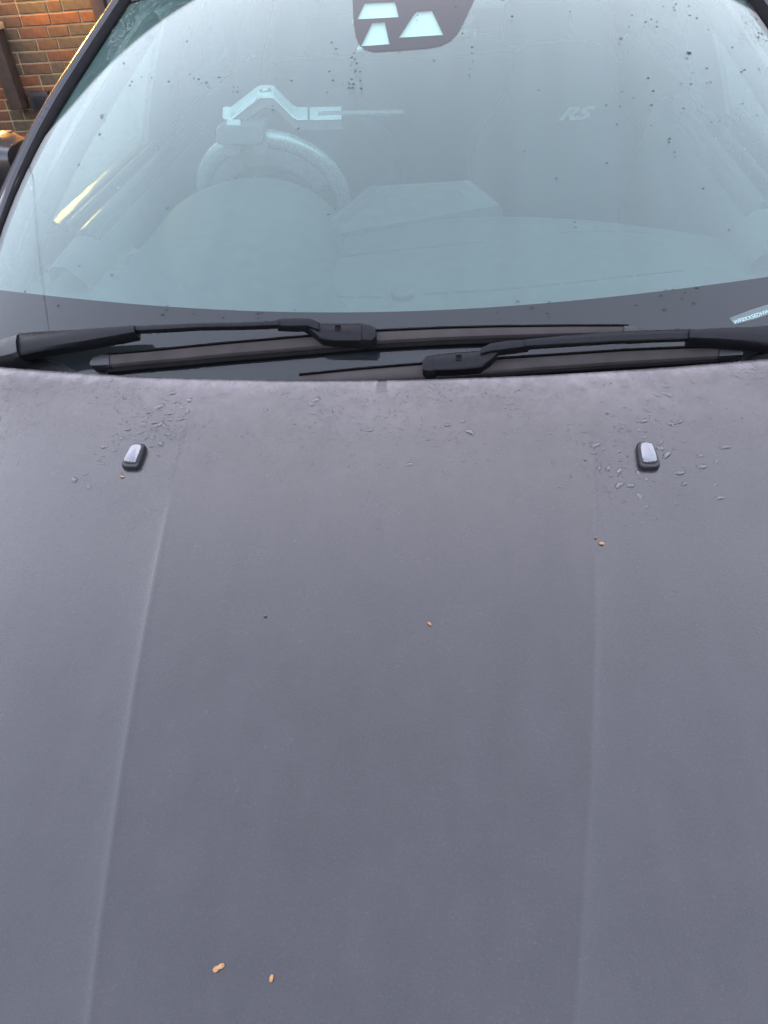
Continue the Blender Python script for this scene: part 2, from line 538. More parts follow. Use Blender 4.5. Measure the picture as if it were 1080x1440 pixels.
M['lamp_glass'] = glass_mat('lens_glass', (0.92, 0.93, 0.95))
M['reflector'] = principled('lamp_reflector', (0.6, 0.6, 0.62), 0.2, metal=0.9)
M['bud'] = principled('tan_bud_scale', (0.27, 0.145, 0.06), 0.7, noise=0.3, nscale=300)
M['bud_dark'] = principled('dark_bud_scale', (0.12, 0.06, 0.03), 0.7, noise=0.3, nscale=300)
M['leaf'] = principled('hedge_leaf', (0.035, 0.055, 0.022), 0.6, noise=0.4, nscale=3)
M['cable'] = principled('black_cable', (0.012, 0.012, 0.012), 0.6)
M['pole'] = principled('weathered_pole', (0.10, 0.075, 0.055), 0.85, noise=0.3, nscale=20, bump=0.5, bscale=60)
M['iron'] = principled('black_iron', (0.015, 0.015, 0.015), 0.5)
_m, _n, _o = mat('lamp_bulb')
_e = _n.nodes.new('ShaderNodeEmission'); _e.inputs[0].default_value = (1.0, 0.50, 0.10, 1); _e.inputs[1].default_value = 560
_n.links.new(_e.outputs[0], _o.inputs[0])
M['bulb'] = _m

# ------------------------------------------------------------------ ground
mb = MB()
mb.grid([[(-400 + 800 * i / 8, -400 + 800 * j / 8, 0) for j in range(9)] for i in range(9)])
tag(mb.build('driveway', M['ground'], loc=(0, 0, 0)), kind='structure')

# ------------------------------------------------------------------ surfaces of the car
SL = tan(radians(11.5))
def crease_x(y):
    return 0.302 + 0.040 * y - 0.090 * y * y
CREASE_A = 0.0070
def bonnet_z(x, y):
    z = ZC + SL * y - 0.069 * x * x - 0.004 * y * y
    if y < -0.90:
        z -= 0.9 * (y + 0.90) ** 2
    t = abs(x) - crease_x(y)
    fade = smooth01((0.0 - y) / 0.30)
    if t > 0:
        z -= (CREASE_A if x < 0 else 1.45 * CREASE_A) * fade * (1 - exp(-t / 0.040))
    z += 0.0007 * fade * exp(-(t / 0.0045) ** 2)
    return z
def rear_edge(x):
    return -0.008 + 0.19 * x * x
def on_bonnet(px, py):
    P = on_axis(px, py, 2, 0.93)
    for _ in range(25):
        P = on_axis(px, py, 2, bonnet_z(P[0], P[1]))
    return P
def bonnet_n(x, y):
    e = 1e-3
    dx = (bonnet_z(x + e, y) - bonnet_z(x - e, y)) / (2 * e)
    dy = (bonnet_z(x, y + e) - bonnet_z(x, y - e)) / (2 * e)
    return Vector((-dx, -dy, 1)).normalized()

TH0, TH1, GL = radians(32.5), radians(26.5), 0.86
GY0, GZ0 = 0.035, ZC - 0.02
GK, GK4 = 0.10, 0.06
def glass_profile(v):
    a = (TH1 - TH0) / GL
    t = TH0 + a * v
    y = GY0 + (sin(t) - sin(TH0)) / a
    z = GZ0 - (cos(t) - cos(TH0)) / a
    return y, z, t
def glass(x, v, off=0.0):
    y, z, t = glass_profile(v)
    s = off - GK * x * x - GK4 * x ** 4
    return np.array([x, y - sin(t) * s, z + cos(t) * s])
def glass_n(x, v):
    e = 1e-3
    n = np.cross(glass(x + e, v) - glass(x - e, v), glass(x, v + e) - glass(x, v - e))
    return Vector(n / np.linalg.norm(n))
def on_glass(px, py, off=0.0):
    x, v = 0.0, 0.4
    for _ in range(30):
        q = proj(glass(x, v, off)); e = 1e-4
        qx = (proj(glass(x + e, v, off)) - q) / e
        qv = (proj(glass(x, v + e, off)) - q) / e
        d = np.linalg.solve(np.array([[qx[0], qv[0]], [qx[1], qv[1]]]), np.array([px, py]) - q)
        d = np.clip(d, -0.2, 0.2)
        x += d[0]; v += d[1]
        if abs(d).max() < 1e-7: break
    return x, v
EV = [-0.1, 0.0, 0.2, 0.372, 0.504, 0.575, 0.641, 0.699, 0.755, 0.87, 1.007, 1.2]
EX = [0.80, 0.806, 0.808, 0.803, 0.790, 0.774, 0.756, 0.734, 0.713, 0.676, 0.630, 0.575]
_ec = np.polyfit(EV[1:], EX[1:], 5)
def edge_x(v):
    return float(np.polyval(_ec, v))
VTOP = 1.0
def glass_low(x):
    return -0.035 + 0.105 * smooth01((abs(x) - 0.40) / 0.25) + 0.03 * smooth01((abs(x) - 0.62) / 0.15)

# ================================================================== CAR
car = empty('car', (0, 0, 0), 'dark grey hatchback with rain-spotted bonnet parked facing away from the brick house', 'car')

# ---- bonnet
mb = MB()
def bonnet_cols(y_hint=None):
    inner = [i / 12 for i in range(12)] + [0.94, 0.965, 0.98, 0.99, 1.0]
    outer = [0.003, 0.006, 0.010, 0.018, 0.030, 0.05, 0.08, 0.12, 0.18, 0.25, 0.33, 0.40]
    return inner, outer
BW = 0.745
def bonnet_row(w_, extra=None):
    row = []
    inner, outer = bonnet_cols()
    for sgn, seq in ((-1, True), (1, False)):
        pts = []
        for k, s in enumerate(inner):
            pts.append(('i', s))
        for t in outer:
            pts.append(('o', t / 0.40))
        if seq: pts = pts[:0:-1]   # mirrored half, without the centre line twice
        for kind, s in pts:
            # iterate as y depends on x and x on y
            x = 0.2
            for _ in range(6):
                ye = rear_edge(x)
                y = ye + (-1.06 - ye) * w_
                c = crease_x(y)
                x = c * s if kind == 'i' else c + (BW - 0.10 * smooth01((-y - 0.3) / 0.8) - c) * s
            row.append((sgn * x, y))
    return row
P = []
ws = [0, 0.003, 0.007, 0.011, 0.016, 0.022, 0.03, 0.045] + [0.06 + 0.94 * i / 44 for i in range(45)]
row0 = bonnet_row(0)
def hem(d):
    return 0.006 * max(0.0, 1 - d / 0.007) ** 2 - 0.0020 * max(0.0, 1 - d / 0.036) ** 2
P.append([(x, y - 0.05, bonnet_z(x, y) - 0.034) for x, y in row0])
P.append([(x, y - 0.002, bonnet_z(x, y) - 0.030) for x, y in row0])
P.append([(x, y + 0.004, bonnet_z(x, y) - 0.018) for x, y in row0])
for w_ in ws:
    r = bonnet_row(w_)
    P.append([(x, y, bonnet_z(x, y) - hem(rear_edge(x) - y)) for x, y in r])
r = bonnet_row(1.0)
P.append([(x, y - 0.006, bonnet_z(x, y) - 0.012) for x, y in r])
P.append([(x, y + 0.03, bonnet_z(x, y) - 0.03) for x, y in r])
# side flanges
Q = []
for row in P:
    a, b = row[0], row[-1]
    Q.append([(a[0] + 0.01, a[1], a[2] - 0.03), (a[0] - 0.004, a[1], a[2] - 0.008)] + row + [(b[0] + 0.004, b[1], b[2] - 0.008), (b[0] - 0.01, b[1], b[2] - 0.03)])
mb.grid(Q)
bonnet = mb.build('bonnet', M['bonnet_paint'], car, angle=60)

# ---- washer nozzles
def nozzle(px, py, lean):
    c = on_bonnet(px, py)
    n = bonnet_n(c[0], c[1])
    fwd = Vector((lean, 1, 0)); fwd = (fwd - n * fwd.dot(n)).normalized()
    rt = fwd.cross(n)
    def section(sc_, h, wid=1.0, rear=1.0, shift=0.0):
        out = []
        for k in range(28):
            a = 2 * pi * k / 28
            cx, cy = cos(a), sin(a)
            ex = 0.45
            X = 0.0135 * wid * sc_ * math.copysign(abs(cx) ** ex, cx)
            Y = 0.0235 * rear * sc_ * math.copysign(abs(cy) ** ex, cy)
            X *= 1.0 - 0.14 * (Y / 0.0235)
            out.append(Vector(c) + rt * X + fwd * (Y + shift) + n * h)
        return out
    b_ = MB()
    b_.loft([section(1.0, -0.006), section(1.0, 0.0035), section(0.97, 0.006), section(0.90, 0.0075)])
    base = b_.build('washer_nozzle', M['trim'], bonnet, angle=40)
    t_ = MB()
    t_.loft([section(0.84, 0.0070, 0.92, 0.93, 0.0012), section(0.83, 0.0095, 0.90, 0.92, 0.0012), section(0.80, 0.0108, 0.88, 0.90, 0.0012), section(0.74, 0.0114, 0.87, 0.90, 0.0012)])
    t_.build('nozzle_cap', M['cap_gloss'], base, angle=25)
    return base
nozzle(191, 644, 0.10)
nozzle(909, 643, -0.06)

# ---- windscreen
mb = MB()
NU, NV = 48, 40
def screen_pt(i, j, off):
    s = -1 + 2 * i / NU
    t = j / NV
    # column runs from the lower edge to the top edge
    v = t * VTOP
    x = s * edge_x(v)
    lo = glass_low(x)
    v = lo + (VTOP - lo) * t
    x = s * edge_x(max(v, 0))
    return glass(x, v, off)
top = [[screen_pt(i, j, 0.0) for j in range(NV + 1)] for i in range(NU + 1)]
bot = [[screen_pt(i, j, -0.005) for j in range(NV + 1)] for i in range(NU + 1)]
mb.grid(top)
mb.grid(bot)
nv_ = NV + 1
nn = (NU + 1) * nv_
rim = [(i, 0) for i in range(NU + 1)] + [(NU, j) for j in range(1, NV + 1)] + [(i, NV) for i in range(NU - 1, -1, -1)] + [(0, j) for j in range(NV - 1, 0, -1)]
ids = [i * nv_ + j for i, j in rim]
for a, b in zip(ids, ids[1:] + ids[:1]):
    mb.f.append((a, b, b + nn, a + nn))
screen = mb.build('windscreen', M['glass'], car, angle=40)
screen.data.materials.append(M['glass_in'])
for i_, pg in enumerate(screen.data.polygons):
    if NU * NV <= i_ < 2 * NU * NV: pg.material_index = 1

# ---- printed black band along the foot of the screen
def frit_v(x):
    return 0.118 + 0.21 * x * x
mb = MB()
rows = []
for i in range(61):
    s = -1 + 2 * i / 60
    x = s * edge_x(0.2) * 0.995
    lo = glass_low(x) + 0.001
    hi = frit_v(x)
    rows.append([glass(x, lo + (hi - lo) * k / 4, -0.0030) for k in range(5)] + [glass(x, lo + (hi - lo) * (4 - k) / 4, -0.0036) for k in range(5)])
mb.grid(rows, close_v=True)
VIN_PX = [(1027, 449), (1080, 429), (1120, 415), (1120, 428), (1080, 442), (1030, 458)]
mb.build('frit_band', M['frit'], screen, angle=30)

# ---- printed patch round the camera and rain sensor, with three clear openings
outer = [(496, -40), (496, 0), (497, 30), (500, 50), (505, 62), (513, 69), (526, 72), (560, 70), (600, 67), (620, 63), (634, 56), (645, 44), (656, 22), (666, 0), (678, -40)]
holes = [[(502, 27), (513, 3), (555, 1), (561, 24)], [(507, 65), (523, 32), (541, 31), (548, 62)], [(560, 53), (585, 15), (607, 13), (624, 49)]]
def patch_mesh(name, outer, holes, off, thick, m, parent):
    bm = bmesh.new()
    def loop(pts):
        uv = [on_glass(px, py, off) for px, py in pts]
        vs_ = [bm.verts.new((a, b, 0)) for a, b in uv]
        return [bm.edges.new((vs_[k], vs_[(k + 1) % len(vs_)])) for k in range(len(vs_))]
    es = loop(outer)
    for h in holes: es += loop(h)
    bmesh.ops.triangle_fill(bm, use_beauty=True, use_dissolve=False, edges=es)
    # keep only faces outside holes
    def inside(p, poly):
        c = False
        for k in range(len(poly)):
            (x1, y1), (x2, y2) = poly[k - 1], poly[k]
            if (y1 > p[1]) != (y2 > p[1]) and p[0] < (x2 - x1) * (p[1] - y1) / (y2 - y1) + x1: c = not c
        return c
    huv = [[on_glass(px, py, off) for px, py in h] for h in holes]
    bad = [f for f in bm.faces if any(inside(f.calc_center_median()[:2], h) for h in huv)]
    bmesh.ops.delete(bm, geom=bad, context='FACES')
    r = bmesh.ops.extrude_face_region(bm, geom=bm.faces[:])
    for e in r['geom']:
        if isinstance(e, bmesh.types.BMVert): e.co.z = -thick
    bm.verts.index_update()
    vv = [glass(q.co.x, q.co.y, off + q.co.z) for q in bm.verts]
    ff = [tuple(q.index for q in f.verts) for f in bm.faces]
    bm.free()
    return put(name, vv, ff, m, parent, smooth=False)
patch_mesh('sensor_surround', outer, holes, -0.0030, 0.0006, M['frit'], screen)
hous = MB()
def prism_on_glass(mbx, pts, off0, off1, grow=0.0):
    uv = [on_glass(px, py, off0) for px, py in pts]
    cx = sum(u for u, _ in uv) / len(uv); cv = sum(v for _, v in uv) / len(uv)
    uv = [(cx + (u - cx) * (1 + grow), cv + (v - cv) * (1 + grow)) for u, v in uv]
    mbx.loft([[glass(u, v, off0) for u, v in uv], [glass(u, v, off1) for u, v in uv]])
for h in holes:
    q = MB()
    prism_on_glass(q, h, -0.011, -0.016, 0.22)
    q.build('sensor_hood', M['bracket'], screen, smooth=False)
# rear view mirror behind the patch
q = MB()
q.tube([glass(0.0, 0.90, -0.02), (0, 0.86, 1.375), (0, 0.88, 1.36)], 0.012, 8)
mirror_stem = q.build('mirror_stem', M['trim'], car)
q = MB()
q.loft([[(0.02 + x * k, 0.90 + dy, 1.352 + z * k) for x, z in [(0.115 * math.copysign(abs(cos(a)) ** .5, cos(a)), 0.030 * math.copysign(abs(sin(a)) ** .6, sin(a))) for a in [2 * pi * t / 24 for t in range(24)]]] for k, dy in ((0.75, -0.02), (0.95, -0.012), (1, 0.0), (0.97, 0.012))])
q.build('rear_view_mirror', M['trim'], car)

# ---- VIN plate under the glass
def strip_on_glass(px_pts_top, px_pts_bot, h_top, h_bot, name, m, parent, round_=0.0, mid=None, **k):
    """solid strip: image outlines of its two long edges, standing between two heights off the glass"""
    mbx = MB()
    secs = []
    for (a, b) in zip(px_pts_top, px_pts_bot):
        ua = on_glass(a[0], a[1], h_top); ub = on_glass(b[0], b[1], h_top)
        um = ((ua[0] + ub[0]) / 2, (ua[1] + ub[1]) / 2)
        def L_(u1, u2, t): return (u1[0] + (u2[0] - u1[0]) * t, u1[1] + (u2[1] - u1[1]) * t)
        s = [glass(*ua, h_bot), glass(*ua, h_top - round_), glass(*L_(ua, ub, 0.12), h_top - round_ * 0.3), glass(*um, h_top),
             glass(*L_(ua, ub, 0.88), h_top - round_ * 0.3), glass(*ub, h_top - round_), glass(*ub, h_bot)]
        secs.append(s)
    mbx.loft(secs)
    return mbx.build(name, m, parent, **k)
vin = strip_on_glass([(1026, 447), (1055, 436), (1080, 428), (1130, 412)], [(1032, 456), (1060, 449), (1084, 441), (1134, 425)], -0.0020, -0.0026, 'vin_plate', M['labelback'], screen, smooth=False)
def text_mesh(txt, size, shear=0.0, extrude=0.0005, bold=0.0):
    c = bpy.data.curves.new('lettering', 'FONT')
    c.body = txt; c.size = size; c.shear = shear; c.extrude = extrude; c.offset = bold
    c.align_x = 'LEFT'
    c.resolution_u = 3
    o = bpy.data.objects.new('lettering_source', c)
    col.objects.link(o)
    dg = bpy.context.evaluated_depsgraph_get()
    me = bpy.data.meshes.new_from_object(o.evaluated_get(dg))
    bpy.data.objects.remove(o)
    return me
def place_text(txt, name, origin, ux, uy, size, m, parent, shear=0.0, extrude=0.0004, bold=0.0, wide=1.0):
    me = text_mesh(txt, size, shear, extrude, bold)
    ux, uy = Vector(ux).normalized(), Vector(uy).normalized()
    uz = ux.cross(uy)
    off = wloc(parent)
    for q in me.vertices:
        q.co = Vector(origin) + ux * q.co.x * wide + uy * q.co.y + uz * q.co.z - off
    me.materials.clear(); me.materials.append(m)
    o = bpy.data.objects.new(name, me)
    col.objects.link(o); o.parent = parent
    return o
a = glass(*on_glass(1033, 456, -0.0015), -0.0016); b = glass(*on_glass(1110, 431, -0.0015), -0.0016); c = glass(*on_glass(1030, 449, -0.0015), -0.0016)
place_text('WF0XXSEDHWFRA1973', 'vin_lettering', a, b - a, c - a, 0.0098, M['label'], screen, extrude=0.0002, bold=0.0)

# ---- rubber trim and A-pillars on both sides
def edge_frame(v, sgn):
    x = sgn * edge_x(v)
    p = glass(x, v)
    q = glass(sgn * edge_x(v + 0.01), v + 0.01)
    t = Vector(q - p).normalized()
    n = glass_n(x, v)
    o_ = t.cross(n) * (1 if sgn > 0 else -1)
    if o_.x * sgn < 0: o_ = -o_
    return Vector(p), o_.normalized(), n, t
for sgn in (-1, 1):
    mb = MB(); pb = MB()
    s1, s2 = [], []
    for k in range(37):
        v = 0.02 + 1.03 * k / 36
        p, o_, n, t = edge_frame(v, sgn)
        wid = 0.013 + 0.019 * smooth01((v - 0.30) / 0.48)
        gw = 0.045 - 0.025 * smooth01((v - 0.1) / 0.9)
        s1.append([p + o_ * a_ + n * b_ for a_, b_ in [(-0.0015, -0.012), (-0.0015, 0.0008), (0.0005, 0.0025), (wid * 0.6, 0.003), (wid, 0.0), (wid, -0.012)]])
        s2.append([p + o_ * (wid + a_) + n * b_ for a_, b_ in [(0.0005, -0.02), (0.0005, -0.002), (0.003, 0.003), (gw * 0.35, 0.0055), (gw * 0.45, 0.0030), (gw * 0.55, 0.0060), (gw * 0.8, 0.004), (gw, -0.004), (gw + 0.010, -0.022), (gw + 0.012, -0.05), (gw - 0.015, -0.06), (0.0, -0.055)]])
    mb.loft(s1); pb.loft(s2)
    mb.build('screen_seal', M['rubber'], car, angle=50)
    pb.build('roof_pillar', M['paint'], car, angle=50)
    # inner trim of the pillar
    ib = MB(); s3 = []
    for k in range(25):
        v = 0.10 + 0.95 * k / 24
        p, o_, n, t = edge_frame(v, sgn)
        s3.append([p + o_ * a_ + n * b_ for a_, b_ in [(0.035, -0.07), (0.012, -0.062), (-0.004, -0.055), (-0.010, -0.065), (-0.010, -0.08), (0.0, -0.095), (0.03, -0.10)]])
    ib.loft(s3)
    ib.build('pillar_trim', M['seat'], car, angle=60)

# ---- scuttle panel below the screen
mb = MB()
rows = []
for i in range(61):
    x = -0.76 + 1.52 * i / 60
    ye = rear_edge(x)
    zb = bonnet_z(x, ye)
    g = glass(x, glass_low(x) + 0.012, -0.007)
    g0 = Vector((x, ye - 0.06, zb - 0.055))
    g1 = Vector((x, ye + 0.0, zb - 0.05))
    rows.append([g0, g1, g1.lerp(Vector(g), 0.5) - Vector((0, 0, 0.004)), Vector(g), Vector(g) - Vector((0, 0, 0.01)), g1 - Vector((0, 0, 0.015)), g0 - Vector((0, 0, 0.01))])
mb.grid(rows, close_v=True)
scut = mb.build('scuttle_panel', M['trim'], car, angle=40)
for sgn in (-1, 1):
    for k in range(7):
        x = sgn * (0.56 + 0.025 * k)
        ye = rear_edge(x); zb = bonnet_z(x, ye)
        q = MB(); q.box(x - 0.005, x + 0.005, ye + 0.0, ye + 0.05, zb - 0.052, zb - 0.040, 0.002)
        q.build('scuttle_slat', M['trim'], scut)

# ---- wipers
def wiper(name, spec):
    root = empty(name, glass(*on_glass(*spec['pivot'], 0.03), 0.03), parent=car)
    bl = strip_on_glass(spec['bt'], spec['bb'], 0.017, 0.006, 'blade', M['blade'], root, round_=0.006, angle=45)
    strip_on_glass([(x, y - 1.5) for x, y in spec['bt']], [(x, y + 0.5) for x, y in spec['bt']], 0.0178, 0.012, 'spoiler_lip', M['rubber'], bl, round_=0.001)
    strip_on_glass([(x, y - 3) for x, y in spec['bb']], [(x, y + spec['rub']) for x, y in spec['bb']], 0.009, 0.0006, 'rubber_edge', M['rubber'], bl, round_=0.002)
    for ct, cb in spec['caps']:
        strip_on_glass(ct, cb, 0.0192, 0.003, 'end_cap', M['trim'], bl, round_=0.006)
    strip_on_glass(spec['kt'], spec['kb'], 0.036, 0.012, 'adapter', M['arm'], root, round_=0.004, angle=40)
    strip_on_glass(spec['k2t'], spec['k2b'], 0.0345, 0.010, 'adapter_end', M['arm'], root, round_=0.008, angle=40)
    strip_on_glass(spec['ht'], spec['hb'], 0.041, 0.024, 'arm_hook', M['arm'], root, round_=0.004, angle=40)
    strip_on_glass(spec['at'], spec['ab'], 0.043, 0.032, 'arm_rod', M['arm'], root, round_=0.003, angle=40)
    strip_on_glass(spec['tt'], spec['tb'], 0.047, 0.020, 'arm', M['arm'], root, round_=0.007, angle=40)
    if 'ct' in spec:
        strip_on_glass(spec['ct'], spec['cb'], 0.052, 0.005, 'pivot_cap', M['trim'], root, round_=0.010, angle=40)
    # small square mark on the adapter
    m0 = spec['mark']
    for dx0, dx1, dy0, dy1 in ((-4, 4, -4, -3), (-4, 4, 3, 4), (-4, -3, -3, 3), (3, 4, -3, 3), (-2, 2, -1.5, 1.5)):
        strip_on_glass([(m0[0] + dx0, m0[1] + dy0), (m0[0] + dx1, m0[1] + dy0)], [(m0[0] + dx0, m0[1] + dy1), (m0[0] + dx1, m0[1] + dy1)], 0.0368, 0.0355, 'mark', M['rubber'], root, smooth=False)
    return root
wiper('wiper', dict(
    pivot=(8, 490),
    bt=[(148, 497), (200, 493), (250, 488), (310, 482), (380, 476), (450, 470), (528, 464), (620, 460), (700, 458), (800, 457), (884, 457)],
    bb=[(150, 514), (200, 509), (250, 505), (310, 499), (380, 493), (450, 487), (528, 480), (620, 475), (700, 472), (800, 469), (884, 467)],
    rub=9,
    caps=[([(126, 507), (130, 500), (138, 497), (153, 496)], [(126, 514), (130, 515), (138, 515), (153, 514)]),
          ([(878, 456), (892, 456), (902, 459), (910, 464)], [(878, 468), (892, 468), (902, 468), (910, 467)])],
    kt=[(424, 453), (436, 451), (450, 453), (470, 453), (508, 453)], kb=[(424, 456), (436, 464), (450, 476), (470, 477), (508, 477)],
    k2t=[(505, 452), (515, 452), (523, 454), (528, 459)], k2b=[(505, 479), (515, 480), (523, 480), (528, 474)],
    ht=[(388, 447), (415, 445), (438, 446), (448, 451)], hb=[(388, 458), (415, 459), (430, 458), (448, 464)],
    at=[(184, 457), (230, 455), (280, 453), (340, 452), (392, 449)], ab=[(184, 465), (230, 463), (280, 460), (340, 459), (392, 457)],
    tt=[(16, 470), (26, 465), (60, 463), (110, 460), (188, 455)], tb=[(16, 499), (26, 497), (60, 490), (110, 482), (188, 467)],
    ct=[(-14, 478), (0, 473), (14, 468), (22, 466)], cb=[(-14, 505), (0, 503), (14, 500), (22, 497)],
    mark=(475, 461)))
wiper('wiper', dict(
    pivot=(1130, 470),
    bt=[(420, 526), (500, 518), (595, 510), (680, 504), (760, 499), (820, 495), (880, 491), (950, 488), (1014, 486)],
    bb=[(420, 545), (500, 537), (595, 530), (680, 523), (760, 517), (820, 513), (880, 509), (950, 505), (1014, 501)],
    rub=7,
    caps=[([(1012, 484), (1026, 484), (1036, 486), (1045, 492)], [(1012, 502), (1026, 501), (1036, 500), (1045, 499)])],
    kt=[(610, 497), (640, 494), (682, 491), (690, 489), (700, 487)], kb=[(610, 519), (640, 518), (676, 515), (690, 507), (700, 496)],
    k2t=[(594, 503), (600, 497), (608, 496), (613, 496)], k2b=[(594, 520), (600, 523), (608, 523), (613, 522)],
    ht=[(676, 488), (690, 481), (715, 477), (744, 476)], hb=[(676, 497), (690, 494), (715, 491), (744, 487)],
    at=[(738, 476), (800, 470), (860, 465), (915, 463), (975, 461)], ab=[(738, 487), (800, 483), (860, 479), (915, 477), (975, 475)],
    tt=[(970, 461), (1010, 458), (1060, 456), (1110, 452), (1150, 450)], tb=[(970, 475), (1010, 477), (1060, 481), (1110, 486), (1150, 488)],
    ct=[(1140, 450), (1155, 448), (1170, 450)], cb=[(1140, 490), (1155, 492), (1170, 490)],
    mark=(645, 503)))

# ---- body panels
def belt_z(y):
    return interp(y, [-1.2, -0.9, 0.0, 0.5, 1.5, 2.6, 3.1], [0.76, 0.86, 0.955, 1.0, 1.03, 1.06, 1.02])
def body_x(y, z):
    f = interp(y, [-1.30, -1.15, -0.9, -0.5, 0.3, 1.5, 2.4, 2.9, 3.1], [0.55, 0.72, 0.84, 0.895, 0.905, 0.905, 0.89, 0.83, 0.72])
    t = (z - 0.2) / 0.8
    return f * (1 - 0.07 * max(0, 0.4 - t) - 0.10 * max(0, t - 0.62) ** 1.3)
AXF, AXR = -0.36, 2.29
def low_z(y):
    z = 0.20
    for ax in (AXF, AXR):
        d = abs(y - ax)
        if d < 0.36:
            z = max(z, 0.32 + sqrt(0.36 ** 2 - d * d) - 0.0)
    return z
def side_panel(name, y0, y1, sgn, zt, n=24, top_in=None):
    mbx = MB(); rows = []
    for i in range(n + 1):
        y = y0 + (y1 - y0) * i / n
        row = []
        zl, zh = low_z(y), zt(y)
        for j in range(13):
            z = zl + (zh - zl) * j / 12
            row.append((sgn * body_x(y, z), y, z))
        if top_in:
            for tx, tz in top_in(y): row.append((sgn * tx, y, tz))
        rows.append(row)
    mbx.grid(rows)
    o = mbx.build(name, M['paint'], car, angle=50)
    md = o.modifiers.new('thickness', 'SOLIDIFY'); md.thickness = 0.012; md.offset = -1 if sgn > 0 else 1
    md.offset = -1
    return o
for sgn in (-1, 1):
    def wing_in(y):
        xe = BW + 0.006 - 0.10 * smooth01((-y - 0.3) / 0.8) if y > -1.06 else 0.6
        if y < 0.05:
            zi = bonnet_z(xe, max(y, -1.05)) - 0.002
            xo = body_x(y, belt_z(y))
            return [(xo * 0.7 + xe * 0.3, belt_z(y) * 0.6 + zi * 0.4 + 0.008), (xe * 0.8 + xo * 0.2, zi * 0.9 + belt_z(y) * 0.1 + 0.003), (xe, zi), (xe, zi - 0.03)]
        xo = body_x(y, belt_z(y))
        return [(xo - 0.015, belt_z(y) + 0.008), (xo - 0.03, belt_z(y) + 0.008), (xo - 0.04, belt_z(y) + 0.004), (xo - 0.04, belt_z(y) - 0.03)]
    side_panel('front_wing', -1.10, 0.34, sgn, belt_z, 40, wing_in)
    shoulder = lambda y: [(body_x(y, belt_z(y)) - 0.02, belt_z(y) + 0.012), (body_x(y, belt_z(y)) - 0.05, belt_z(y) + 0.012), (body_x(y, belt_z(y)) - 0.055, belt_z(y) - 0.03)]
    d = side_panel('front_door', 0.346, 1.35, sgn, belt_z, 20, shoulder)
    q = MB(); x = sgn * (body_x(1.2, 0.82) + 0.022)
    q.tube([(x - sgn * 0.02, 1.10, 0.83), (x, 1.13, 0.83), (x, 1.27, 0.835), (x - sgn * 0.02, 1.30, 0.835)], 0.011, 8)
    q.build('handle', M['paint'], d)
    d = side_panel('rear_door', 1.356, 2.0, sgn, belt_z, 14, shoulder)
    side_panel('rear_quarter', 2.006, 3.02, sgn, belt_z, 26, shoulder)
    # side windows and their frames: belt line to roof rail
    def rail(y):
        zr = interp(y, [0.35, 0.55, 0.95, 1.5, 2.0, 2.6], [1.05, 1.18, 1.40, 1.435, 1.42, 1.33])
        xr = interp(y, [0.35, 0.55, 0.95, 1.5, 2.0, 2.6], [0.83, 0.79, 0.665, 0.625, 0.615, 0.60])
        return xr, zr
    for nm, ya, yb in (('side_window', 0.44, 1.33), ('side_window', 1.40, 2.35)):
        q = MB(); rows = []
        for i in range(13):
            y = ya + (yb - ya) * i / 12
            xr, zr = rail(y); xb, zb = body_x(y, belt_z(y)) - 0.045, belt_z(y) + 0.004
            rows.append([(sgn * (xb + (xr - xb) * t - 0.0 + 0.02 * sin(pi * t)), y, zb + (zr - zb) * t) for t in [k / 6 for k in range(7)]])
        q.grid(rows)
        o = q.build(nm, M['side_glass'] if ya < 1 else M['rear_glass'], car, angle=60)
        md = o.modifiers.new('thickness', 'SOLIDIFY'); md.thickness = 0.004
    q = MB()
    q.tube([(sgn * (rail(y)[0] + 0.008), y, rail(y)[1] + 0.004) for y in [0.99 + 1.57 * k / 24 for k in range(25)]], 0.022, 8)
    q.build('roof_rail', M['paint'], car, angle=80)
    q = MB(); y = 1.365; xb, zb = body_x(y, belt_z(y)) - 0.045, belt_z(y); xr, zr = rail(y)
    q.loft([[(sgn * (xb + 0.012), y - 0.04, zb), (sgn * (xb + 0.012), y + 0.04, zb), (sgn * (xb - 0.06), y + 0.04, zb), (sgn * (xb - 0.06), y - 0.04, zb)],
            [(sgn * ((xb + xr) / 2 + 0.034), y - 0.035, (zb + zr) / 2), (sgn * ((xb + xr) / 2 + 0.034), y + 0.035, (zb + zr) / 2), (sgn * ((xb + xr) / 2 - 0.04), y + 0.035, (zb + zr) / 2), (sgn * ((xb + xr) / 2 - 0.04), y - 0.035, (zb + zr) / 2)],
            [(sgn * (xr + 0.012), y - 0.03, zr), (sgn * (xr + 0.012), y + 0.03, zr), (sgn * (xr - 0.06), y + 0.03, zr), (sgn * (xr - 0.06), y - 0.03, zr)]])
    q.build('centre_pillar', M['seat'], car, smooth=False)
    # rear pillar
    q = MB()
    q.loft([[(sgn * x, y, z) for x, y, z in ((0.86, 2.36, 1.02), (0.84, 2.95, 1.0), (0.62, 2.95, 1.0), (0.72, 2.36, 1.02))],
            [(sgn * x, y, z) for x, y, z in ((0.625, 2.20, 1.40), (0.60, 2.68, 1.345), (0.46, 2.68, 1.35), (0.53, 2.20, 1.40))]])
    q.build('rear_pillar', M['paint'], car, smooth=False)
